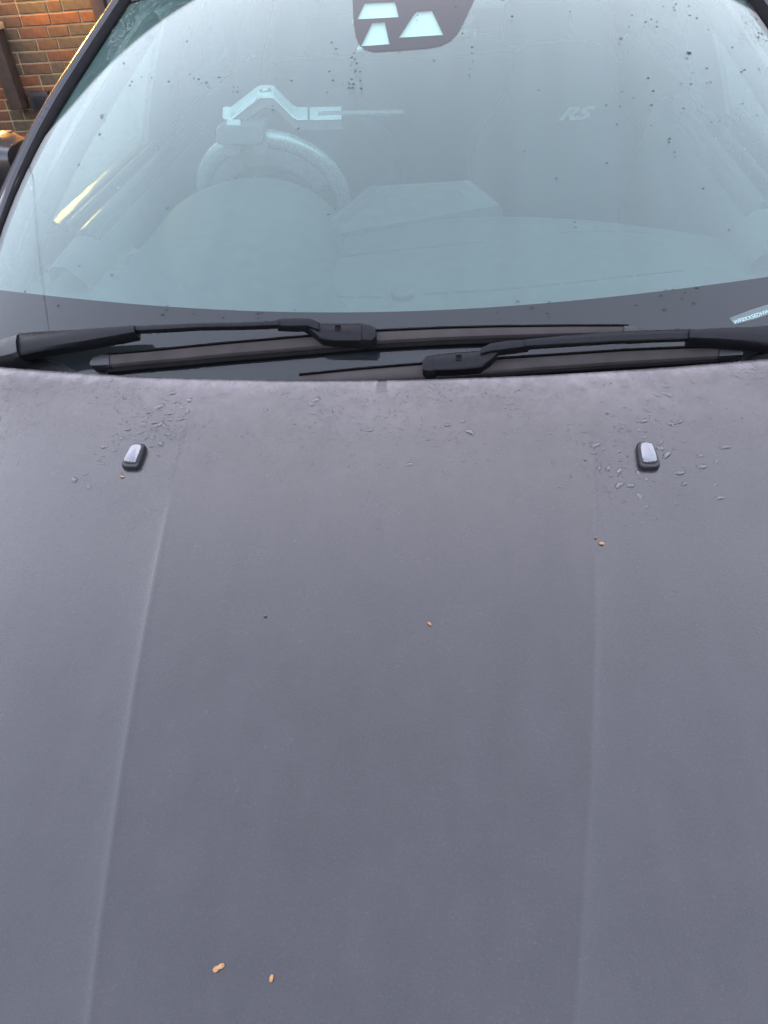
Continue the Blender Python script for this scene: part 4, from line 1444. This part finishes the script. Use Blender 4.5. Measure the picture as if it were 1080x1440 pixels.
# eaves, gutter, roof
f = MB(); f.box(HX0 - 0.2, HX1 + 0.2, EAVE_Y + 0.06, WY + 0.01, EAVE_Z - 0.03, EAVE_Z - 0.01)
f.build('soffit', M['gutter'], house, smooth=False)
f = MB(); f.box(HX0 - 0.2, HX1 + 0.2, EAVE_Y + 0.03, EAVE_Y + 0.055, EAVE_Z - 0.06, EAVE_Z + 0.14)
f.build('fascia', M['gutter'], house, smooth=False)
f = MB()
sec = [(EAVE_Y - 0.03 + 0.058 * cos(radians(a)), EAVE_Z + 0.10 + 0.058 * sin(radians(a))) for a in range(180, 361, 20)] + [(EAVE_Y - 0.03 + 0.054 * cos(radians(a)), EAVE_Z + 0.10 + 0.054 * sin(radians(a))) for a in range(360, 179, -20)]
f.loft([[(x, y, z) for y, z in sec] for x in (HX0 - 0.25, HX1 + 0.25)])
f.build('gutter', M['gutter_grey'], house, angle=40)
f = MB()
f.loft([[(x, EAVE_Y - 0.03, EAVE_Z + 0.17), (x, 8.8, EAVE_Z + 3.2), (x, 12.9, EAVE_Z + 0.17), (x, 12.9, EAVE_Z + 0.11), (x, 8.8, EAVE_Z + 3.12), (x, EAVE_Y - 0.03, EAVE_Z + 0.12)] for x in (HX0 - 0.25, HX1 + 0.25)])
roof_ = f.build('roof', M['tile'], house, smooth=False)
f = MB()
for x0, x1, y0, y1 in ((HX0, HX0 + 0.28, WY + 0.285, 12.5), (HX1 - 0.28, HX1, WY + 0.285, 12.5), (HX0 + 0.28, HX1 - 0.28, 12.2, 12.5)):
    f.box(x0, x1, y0, y1, 0, EAVE_Z + 0.1)
f.build('outer_walls', M['brickfar'], house, smooth=False)
f = MB(); f.tube([(-0.6, WY - 0.05, 0.05), (-0.6, WY - 0.05, EAVE_Z - 0.35), (-0.6, EAVE_Y - 0.03, EAVE_Z - 0.02), (-0.6, EAVE_Y - 0.03, EAVE_Z + 0.05)], 0.034, 12)
f.build('downpipe', M['gutter'], house)

# ---- wall lantern beside the door, just left of the timber post
LX, LZ = -3.42, 1.86
ln_ = empty('wall_lantern', (LX, WY, LZ - 0.2), 'black iron wall lantern glowing orange on the brick wall', 'lantern')
f = MB(); f.box(LX - 0.05, LX + 0.05, WY - 0.022, WY - 0.001, LZ - 0.14, LZ + 0.10, 0.006)
f.build('backplate', M['iron'], ln_)
f = MB(); f.tube([(LX, WY - 0.02, LZ - 0.10), (LX, WY - 0.12, LZ - 0.17), (LX, WY - 0.20, LZ - 0.13)], 0.010, 8)
f.build('bracket', M['iron'], ln_)
f = MB(); ly = WY - 0.20
f.loft([[(LX + s * k, ly + t * k, z) for s, t in ((-1, -1), (1, -1), (1, 1), (-1, 1))] for k, z in ((0.085, LZ + 0.11), (0.075, LZ + 0.13), (0.02, LZ + 0.19))])
f.build('hood', M['iron'], ln_, smooth=False)
f = MB()
for s in (-1, 1):
    for t in (-1, 1):
        f.tube([(LX + s * 0.045, ly + t * 0.045, LZ - 0.12), (LX + s * 0.07, ly + t * 0.07, LZ + 0.11)], 0.005, 6)
f.box(LX - 0.05, LX + 0.05, ly - 0.05, ly + 0.05, LZ - 0.135, LZ - 0.12)
f.build('cage', M['iron'], ln_)
f = MB()
f.loft([[(LX + 0.028 * r_ * cos(a), ly + 0.028 * r_ * sin(a), LZ + z) for a in [2 * pi * k / 16 for k in range(16)]] for r_, z in ((0.4, -0.10), (0.45, -0.05), (0.9, -0.02), (1, 0.01), (0.8, 0.04), (0.2, 0.055))])
f.build('bulb', M['bulb'], ln_)

# ---- timber post bracket on the wall, and a small black box
b0 = on_axis(22.5, 155, 1, 5.0); b1 = on_axis(9, 42, 1, 5.0)
xr = (b0[0] + b1[0]) / 2
tp = empty('timber_bracket', (xr - 0.05, WY, b0[2]), 'dark timber bracket post with pale cap fixed to the brick wall', 'timber bracket')
f = MB(); f.box(xr - 0.10, xr, 4.98, WY - 0.004, b0[2], b1[2], 0.010)
f.build('post', M['timber'], tp)
f = MB(); f.box(xr - 0.34, xr + 0.012, 4.94, WY - 0.004, b1[2] + 0.001, b1[2] + 0.042, 0.006)
f.build('cap', M['cap'], tp)
f = MB(); f.loft([[(xr - 0.30, y, b1[2] - 0.002), (xr - 0.22, y, b1[2] - 0.002), (xr - 0.101, y, b1[2] - 0.22), (xr - 0.101, y, b1[2] - 0.30)] for y in (5.0, 5.07)])
f.build('brace', M['timber'], tp, smooth=False)
v0 = on_axis(39, 130, 1, 5.06); v1 = on_axis(66, 157, 1, 5.06)
vb = empty('meter_box', (v0[0] + 0.07, WY, v1[2]), 'small black box fixed low on the brick wall beside the timber bracket', 'wall box')
f = MB(); f.box(v0[0], v0[0] + 0.16, 5.045, WY - 0.004, v1[2], v0[2], 0.006)
bx_ = f.build('casing', M['iron'], vb)
f = MB(); f.box(v0[0] + 0.03, v0[0] + 0.13, 5.038, 5.044, v1[2] + 0.02, v0[2] - 0.02, 0.003)
f.build('lid', M['trim'], vb)

# ---- unseen house and hedges added to block low sky (they show in the paint)
def sky_block_house(y, x0, x1, eave, label):
    h = empty('unseen_facing_house', ((x0 + x1) / 2, y, 0), label, 'house')
    f = MB()
    wins = [(x0 + 1.5 + 3.6 * k, x0 + 2.9 + 3.6 * k, z0, z0 + 1.25) for k in range(int((x1 - x0 - 2) / 3.6)) for z0 in (0.9, 3.5)]
    xs = sorted({x0, x1} | {o[0] for o in wins} | {o[1] for o in wins})
    for a, b in zip(xs, xs[1:]):
        z = 0.0
        for c0_, c1_ in sorted((o[2], o[3]) for o in wins if o[0] <= a and o[1] >= b):
            f.box(a, b, y - 0.28, y, z, c0_); z = c1_
        f.box(a, b, y - 0.28, y, z, eave)
    f.box(x0, x1, y - 7.0, y - 0.285, 0, eave)
    f.build('wall', M['brickfar'], h, smooth=False)
    for a, b, c, d in wins:
        g_ = MB()
        for q0, q1, q2, q3 in ((a, b, c, c + 0.07), (a, b, d - 0.07, d), (a, a + 0.07, c + 0.07, d - 0.07), (b - 0.07, b, c + 0.07, d - 0.07)):
            g_.box(q0 + 0.001, q1 - 0.001, y - 0.10, y - 0.03, q2, q3)
        wn = g_.build('window', M['white'], h, smooth=False)
        g_ = MB(); g_.box(a + 0.07, b - 0.07, y - 0.075, y - 0.07, c + 0.07, d - 0.07)
        g_.build('pane', M['gloss'], wn, smooth=False)
    g_ = MB()
    g_.loft([[(x, y + 0.35, eave - 0.05), (x, y - 3.5, eave + 2.9), (x, y - 7.35, eave - 0.05)] for x in (x0 - 0.2, x1 + 0.2)])
    g_.build('roof', M['tile'], h, smooth=False)
sky_block_house(-13.0, -14, 14, 5.2, 'unseen long brick house added across the close to block low sky light')
def blocker_hedge(x0, x1, y0, y1, ht, seed, label):
    r = random.Random(seed)
    h = empty('blocker_hedge', ((x0 + x1) / 2, (y0 + y1) / 2, 0), label, 'blocker_hedge')
    f = MB()
    for _ in range(7000):
        u = r.random()
        y = y0 + (y1 - y0) * r.random()
        lump = 0.35 * sin(y * 1.7 + seed) + 0.2 * sin(y * 4.1)
        z = (ht + lump) * (1 - (1 - r.random()) ** 1.4 * 0.98)
        side = r.choice((-1, 1))
        hw = (x1 - x0) / 2 * (1.0 - 0.35 * (z / ht) ** 3)
        x = (x0 + x1) / 2 + side * hw * r.uniform(0.75, 1.08)
        if z > ht + lump - 0.25: x = (x0 + x1) / 2 + hw * r.uniform(-1, 1)
        c = Vector((x, y, z))
        a = Vector((r.gauss(0, 1), r.gauss(0, 1), r.gauss(0, 0.7))).normalized()
        b = a.cross(Vector((r.gauss(0, 1), r.gauss(0, 1), r.gauss(0, 1)))).normalized()
        s_ = r.uniform(0.05, 0.12)
        f.add([c - a * s_, c + b * s_ * 0.5, c + a * s_, c - b * s_ * 0.5], [(0, 1, 2, 3)])
    f.build('foliage', M['leaf'], h, smooth=False)
    f = MB(); n_ = int((y1 - y0) / 1.2)
    f.box((x0 + x1) / 2 - (x1 - x0) * 0.33, (x0 + x1) / 2 + (x1 - x0) * 0.33, y0 + 0.2, y1 - 0.2, 0.05, ht - 0.75)
    f.build('inner_growth', M['leaf'], h, smooth=False)
blocker_hedge(-8.6, -7.2, -12.0, 4.2, 3.6, 3, 'unseen dark evergreen row beside the driveway, added to block low sky light')
blocker_hedge(5.6, 7.0, -12.0, 4.2, 3.4, 9, 'unseen dark evergreen row on the passenger side, added to block low sky light')

# ---- overhead telephone cable and its pole (seen mirrored in the screen)
def mirror_ray(px, py):
    x, v = on_glass(px, py)
    P_ = Vector(glass(x, v)); n = glass_n(x, v); d = Vector(ray(px, py))
    return P_, d - 2 * d.dot(n) * n
pa, ra = mirror_ray(46, 245); pbb, rb_ = mirror_ray(66, 445)
A_ = pa + ra * ((6.3 - pa.z) / ra.z); B_ = pbb + rb_ * ((6.9 - pbb.z) / rb_.z)
dr_ = (B_ - A_)
t0 = (WY - 0.02 - A_.y) / dr_.y; t1 = (-9.0 - A_.y) / dr_.y
C0, C1 = A_ + dr_ * t0, A_ + dr_ * t1
f = MB(); f.tube([C0.lerp(C1, k / 40) for k in range(41)], 0.007, 6)
tag(f.build('telephone_cable', M['cable']), 'thin black overhead telephone cable running from the house to the pole', 'cable')
pole = empty('telephone_pole', (C1.x, C1.y - 0.12, 0), 'tall weathered wooden telephone pole behind the photographer', 'pole')
f = MB(); f.tube([(C1.x, C1.y - 0.13, 0), (C1.x, C1.y - 0.13, C1.z + 0.5)], [0.14, 0.10], 16)
f.build('shaft', M['pole'], pole)
f = MB(); f.box(C1.x - 0.5, C1.x + 0.5, C1.y - 0.29, C1.y - 0.235, C1.z + 0.2, C1.z + 0.28, 0.01)
f.build('crossarm', M['pole'], pole)

# ================================================================== RAIN AND DEBRIS
def drop_mesh(name, seed, flat=0.34, rough=0.22, m='water'):
    r = random.Random(seed)
    n, rings = 14, 5
    ph = [r.uniform(0, 6.28) for _ in range(4)]
    def rad(a):
        return 1 + rough * (0.6 * sin(a * 2 + ph[0]) + 0.35 * sin(a * 3 + ph[1]) + 0.2 * sin(a * 5 + ph[2]))
    v, f_ = [(0, 0, flat)], []
    for k in range(1, rings + 1):
        t = k / rings
        for j in range(n):
            a = 2 * pi * j / n
            v.append((rad(a) * cos(a) * t, rad(a) * sin(a) * t, flat * (max(0.0, 1 - t * t) ** 0.5 if t < 1 else -0.05)))
    for j in range(n):
        f_.append((0, 1 + j, 1 + (j + 1) % n))
    for k in range(rings - 1):
        b = 1 + k * n
        for j in range(n):
            f_.append((b + j, b + n + j, b + n + (j + 1) % n, b + (j + 1) % n))
    return mesh_data(name, v, f_, M[m], True)
DM = [drop_mesh('water_drop', 40 + k, 0.50, 0.32) for k in range(6)]
GM = [drop_mesh('rain_speck', 60 + k, 0.70, 0.14, 'speck') for k in range(4)]
rd_ = random.Random(11)
def add_drop(P_, n, meshes, sx, sy, sz, name, label, group, rot=None):
    o = bpy.data.objects.new(name, rd_.choice(meshes))
    col.objects.link(o)
    q_ = Vector(n).to_track_quat('Z', 'Y')
    o.rotation_mode = 'QUATERNION'
    o.rotation_quaternion = q_ @ Matrix.Rotation(rd_.uniform(0, 6.28) if rot is None else rot, 4, 'Z').to_quaternion()
    o.location = P_
    o.scale = (sx, sy, sz)
    return tag(o, label, 'water drop', group)
bd = []
for x, y in [(195, 90), (597, 82), (555, 120), (605, 118), (725, 58), (490, 245), (550, 240), (620, 257), (663, 247), (390, 272), (467, 288), (328, 308), (493, 322), (262, 358), (300, 375), (252, 395), (330, 424), (280, 438), (322, 467), (278, 468), (374, 482), (333, 505), (425, 550), (373, 548), (470, 600), (500, 652), (545, 707), (500, 520), (462, 488), (567, 350), (570, 375), (600, 405), (622, 436), (877, 367), (850, 608), (830, 547), (660, 490), (683, 541), (760, 408), (765, 460), (835, 435)]:
    bd.append((760 + x * 0.2963, 520 + y * 0.2963, 'n'))
for x, y in [(183, 112), (225, 118), (170, 45), (385, 120), (430, 98), (440, 135), (378, 170), (330, 180), (415, 185), (475, 160), (500, 130), (467, 208), (490, 178), (420, 210), (318, 208), (305, 232), (350, 222), (385, 228), (395, 240), (365, 235), (445, 245), (480, 255), (240, 252), (298, 262), (318, 285), (345, 290), (214, 290), (410, 272), (378, 312), (345, 322), (365, 348), (140, 325), (182, 340), (118, 382), (135, 397), (60, 440), (75, 495), (15, 465), (560, 235), (555, 120), (638, 100), (820, 170), (1030, 130), (1015, 145), (510, 115), (375, 155)]:
    bd.append((100 + x / 3, 520 + y / 3, 'n'))
for x, y in [(35, 188), (205, 155), (393, 258), (740, 265), (715, 228), (660, 240), (528, 375), (740, 185)]:
    bd.append((360 + x * 0.4074, 500 + y * 0.4074, 'c'))
big = {(390, 272): 1, (425, 550): 1}
for px, py, k in bd:
    P_ = on_bonnet(px, py)
    s = rd_.uniform(0.0024, 0.0056) * (1.15 if k == 'c' else 1)
    lab = (('bead of rainwater near the bonnet washer nozzle on the steering wheel side', 'rain beads by the nozzle on the steering wheel side') if px < 540 else ('bead of rainwater near the bonnet washer nozzle on the passenger side', 'rain beads by the nozzle on the passenger side')) if k == 'n' else ('flat splash of rainwater on the bonnet midway between the washer nozzles', 'rain splashes between the washer nozzles')
    add_drop(P_, bonnet_n(P_[0], P_[1]), DM, s * rd_.uniform(1.0, 1.7), s * rd_.uniform(0.7, 1.0), s * rd_.uniform(0.7, 1.1), 'water_drop', lab[0], lab[1], rot=rd_.uniform(-0.6, 0.9))
gd = []
for x, y in [(290, 47), (536, 61), (524, 108), (591, 88), (613, 77), (636, 87), (636, 107), (551, 140), (492, 155), (660, 27), (703, 28), (708, 41), (712, 17), (763, 25), (767, 62), (795, 73), (363, 190), (835, 273), (776, 292), (600, 312), (733, 335), (772, 336), (835, 331), (851, 329), (497, 367), (621, 363), (543, 391), (434, 421), (489, 424), (614, 420), (700, 394), (742, 433), (816, 425), (477, 497), (612, 502), (853, 487), (885, 483), (979, 414), (1037, 461), (973, 288), (986, 280), (1043, 277), (937, 190), (841, 118), (992, 92), (1034, 78), (1012, 142), (1043, 132), (1040, 149), (1055, 135), (1075, 162), (685, 555), (685, 568), (706, 608), (708, 628), (107, 605), (437, 652), (820, 753), (233, 713), (312, 860), (308, 888), (310, 908), (923, 920), (163, 360), (57, 65), (762, 212), (766, 213)]:
    gd.append((700 + x / 2.842, y / 2.842))
for x, y in [(265, 87), (272, 75), (300, 62), (383, 75), (447, 53), (460, 65), (474, 68), (497, 78), (536, 62), (464, 121), (580, 92), (592, 92), (578, 105), (592, 107), (650, 128), (700, 150), (698, 162), (675, 155), (708, 67), (756, 72), (872, 44), (880, 71), (912, 82), (938, 3), (953, 18), (950, 42), (938, 68), (932, 82), (945, 82), (932, 93), (942, 94), (968, 96), (966, 72), (777, 218), (178, 178), (183, 183), (173, 235), (110, 328), (8, 470), (868, 478), (210, 663), (430, 695), (112, 635), (177, 590), (380, 460)]:
    gd.append((60 + x / 2.16, 80 + y / 2.16))
for x, y in [(120, 196), (140, 225), (213, 262), (222, 244), (255, 241), (226, 272), (235, 290), (208, 300), (250, 330), (223, 335), (195, 378), (220, 387), (197, 407), (211, 408), (257, 407), (110, 330), (125, 370), (98, 425), (430, 243), (590, 280), (587, 465), (787, 100), (795, 128), (722, 155), (722, 172), (765, 218), (763, 246), (768, 283), (757, 315), (753, 345), (755, 355), (905, 2), (950, 75), (690, 30), (515, 70), (510, 95), (510, 110)]:
    gd.append((430 + x / 3.273, y / 3.273))
for x, y in [(1052, 233), (950, 460), (742, 461), (728, 482), (796, 433), (855, 437), (583, 645), (570, 663), (562, 757), (443, 927), (940, 312), (697, 357)]:
    gd.append((x / 4, y / 4))
fd = []
for x, y in [(345, 133), (440, 121), (402, 103), (487, 106), (482, 136), (486, 146), (723, 114), (799, 126), (789, 88), (803, 73), (822, 72), (846, 97), (887, 67), (855, 80), (878, 109), (835, 177)]:
    fd.append((520 + x / 1.929, 370 + y / 1.929))
for x, y in [(158, 96), (68, 58), (455, 97), (452, 108), (441, 120), (524, 118), (700, 117), (710, 115), (702, 130), (605, 128), (800, 107), (346, 186), (405, 172)]:
    fd.append((x / 1.929, 380 + y / 1.929))
for lst, lab, grp, smin, smax in ((gd, 'tiny raindrop clinging to the clear windscreen glass', 'raindrops on the clear windscreen', 0.0011, 0.0025), (fd, 'raindrop on the black band at the foot of the windscreen', 'raindrops on the black screen band', 0.0016, 0.0030)):
    for px, py in lst:
        x, v = on_glass(px, py)
        s = rd_.uniform(smin, smax)
        if abs(px - 968) < 3 and abs(py - 74.6) < 3: s = 0.0036
        if lst is gd:
            if 480 < px < 690 and py < 160: lb, gp = 'tiny raindrop on the windscreen just below or inside the black sensor surround', 'raindrops by the sensor surround'
            elif px <= 480: lb, gp = 'tiny raindrop on the clear windscreen glass on the steering wheel side', 'raindrops on the glass on the steering wheel side'
            else: lb, gp = 'tiny raindrop on the clear windscreen glass in front of the passenger seat', 'raindrops on the glass before the passenger seat'
        elif px < 540: lb, gp = 'raindrop on the black screen band above the steering wheel side wiper', 'raindrops on the black band, steering wheel side'
        else: lb, gp = 'raindrop on the black screen band above the passenger side wiper', 'raindrops on the black band, passenger side'
        lab, grp = lb, gp
        add_drop(glass(x, v), glass_n(x, v), GM, s * rd_.uniform(1.0, 1.4), s * rd_.uniform(0.8, 1.0), s * 0.9, 'rain_speck', lab, grp, rot=rd_.uniform(-0.3, 0.3))
# fine spray too small to count
def spray(name, pts, meshes_seed, label):
    mbx = MB()
    rr_ = random.Random(meshes_seed)
    for P_, n, s in pts:
        q_ = Vector(n).to_track_quat('Z', 'Y')
        a0 = rr_.uniform(0, 6.28)
        el = rr_.uniform(0.7, 1.5)
        vs_ = []
        for rr, h in ((1.0, -0.05), (0.95, 0.20), (0.6, 0.45)):
            for k in range(7):
                a = a0 + 2 * pi * k / 7
                p_ = q_ @ Vector((rr * cos(a) * el * s, rr * sin(a) / el * s, h * s))
                vs_.append(Vector(P_) + p_)
        vs_.append(Vector(P_) + q_ @ Vector((0, 0, 0.52 * s)))
        fs = []
        for k in range(7):
            fs.append((k, (k + 1) % 7, 7 + (k + 1) % 7, 7 + k))
            fs.append((7 + k, 7 + (k + 1) % 7, 14 + (k + 1) % 7, 14 + k))
            fs.append((14 + k, 14 + (k + 1) % 7, 21))
        mbx.add(vs_, fs)
    o = mbx.build(name, M['water'], angle=80)
    return tag(o, label, 'water spray', kind='stuff')
rs = random.Random(21)
pts = []
while len(pts) < 2600:
    x = rs.uniform(-0.68, 0.68)
    d = rs.expovariate(1 / 0.055)
    if d > 0.4: continue
    y = rear_edge(x) - 0.012 - d
    # patches, not an even cover
    if sin(9 * x + 1.3) + sin(23 * x + 40 * y) * 0.7 + sin(31 * y) * 0.4 < rs.uniform(-1.2, 1.2): continue
    P_ = (x, y, bonnet_z(x, y))
    pts.append((P_, bonnet_n(x, y), rs.uniform(0.0006, 0.0017)))
for cx_, cy_, sx_, sy_, num in ((215, 600, 38, 26, 150), (870, 640, 45, 45, 110), (910, 590, 40, 14, 40)):
    for _ in range(num):
        px, py = rs.gauss(cx_, sx_), rs.gauss(cy_, sy_)
        if py < 545 or (abs(px - 191) < 20 and abs(py - 644) < 24) or (abs(px - 909) < 20 and abs(py - 643) < 24): continue
        P_ = on_bonnet(px, py)
        pts.append((P_, bonnet_n(P_[0], P_[1]), rs.uniform(0.0008, 0.0024)))
spray('bonnet_spray', pts, 31, 'fine spray of rain along the rear edge of the grey bonnet')
pts = []
while len(pts) < 420:
    px, py = rs.uniform(150, 300), rs.uniform(0, 85)
    if not (230 + 0.0 * py - px) > -60: continue
    dd = (px - 178) * 0.68 + (py - 42) * 0.73        # along the mirrored eave
    ee = abs((px - 200) * 0.65 + (py - 22) * 0.75)
    if ee > rs.expovariate(1 / 12.0): continue
    x, v = on_glass(px, py)
    if abs(x) > edge_x(v) - 0.01 or v > 0.99: continue
    pts.append((glass(x, v), glass_n(x, v), rs.uniform(0.0007, 0.0016)))
for _ in range(160):
    px, py = rs.uniform(1040, 1078), rs.uniform(0, 60)
    x, v = on_glass(px, py)
    pts.append((glass(x, v), glass_n(x, v), rs.uniform(0.0006, 0.0014)))
for _ in range(260):
    px, py = rs.uniform(60, 1070), rs.uniform(0, 400) ** 1.0
    x, v = on_glass(px, py)
    if abs(x) > edge_x(v) - 0.02 or rs.random() > 1.1 - py / 420: continue
    pts.append((glass(x, v), glass_n(x, v), rs.uniform(0.0003, 0.0007)))
spray('screen_spray', pts, 32, 'fine rain specks scattered over the upper windscreen')

# tan bud scales fallen on the bonnet
def bud(px, py, ln, wd, ang, m, label):
    P_ = on_bonnet(px, py); n = bonnet_n(P_[0], P_[1])
    q_ = n.to_track_quat('Z', 'Y') @ Matrix.Rotation(ang, 4, 'Z').to_quaternion()
    f = MB(); secs = []
    for t in [k / 8 for k in range(9)]:
        x = (t - 0.5) * ln
        w_ = wd * sin(pi * (0.12 + 0.80 * t)) ** 0.7 * (1 - (0.42 if ln > 0.009 else 0.1) * exp(-((t - 0.52) / 0.12) ** 2))
        h_ = 0.0012 + 0.0012 * sin(pi * t)
        secs.append([Vector(P_) + q_ @ Vector((x, w_ * 0.5 * cos(a), 0.0004 + h_ * (0.5 + 0.5 * sin(a)))) for a in [2 * pi * k / 10 for k in range(10)]])
    f.loft(secs)
    tag(f.build('bud_scale', m, angle=60), label, 'bud scale')
bud(308, 1361, 0.0110, 0.0058, 0.6, M['bud'], 'larger double-lobed tan bud scale lying beside another scale on the bonnet')
bud(382, 1376, 0.0060, 0.0040, 1.5, M['bud'], 'small tan bud scale lying beside a larger one on the bonnet')
bud(604, 878, 0.0055, 0.0034, -0.8, M['bud'], 'lone tan bud scale in the middle of the bonnet')
bud(846, 765, 0.0070, 0.0046, -0.7, M['bud'], 'tan bud scale just outside the bonnet crease with a dark fleck beside it')
bud(838, 757, 0.0040, 0.0028, -0.4, M['bud_dark'], 'dark brown fleck just outside the bonnet crease beside a tan scale')
bud(172, 671, 0.0058, 0.0036, 0.1, M['bud'], 'tan bud scale just in front of a washer nozzle on the bonnet')
bud(373, 867, 0.0040, 0.0026, 0.3, M['bud_dark'], 'tiny dark fleck alone inside the bonnet crease')
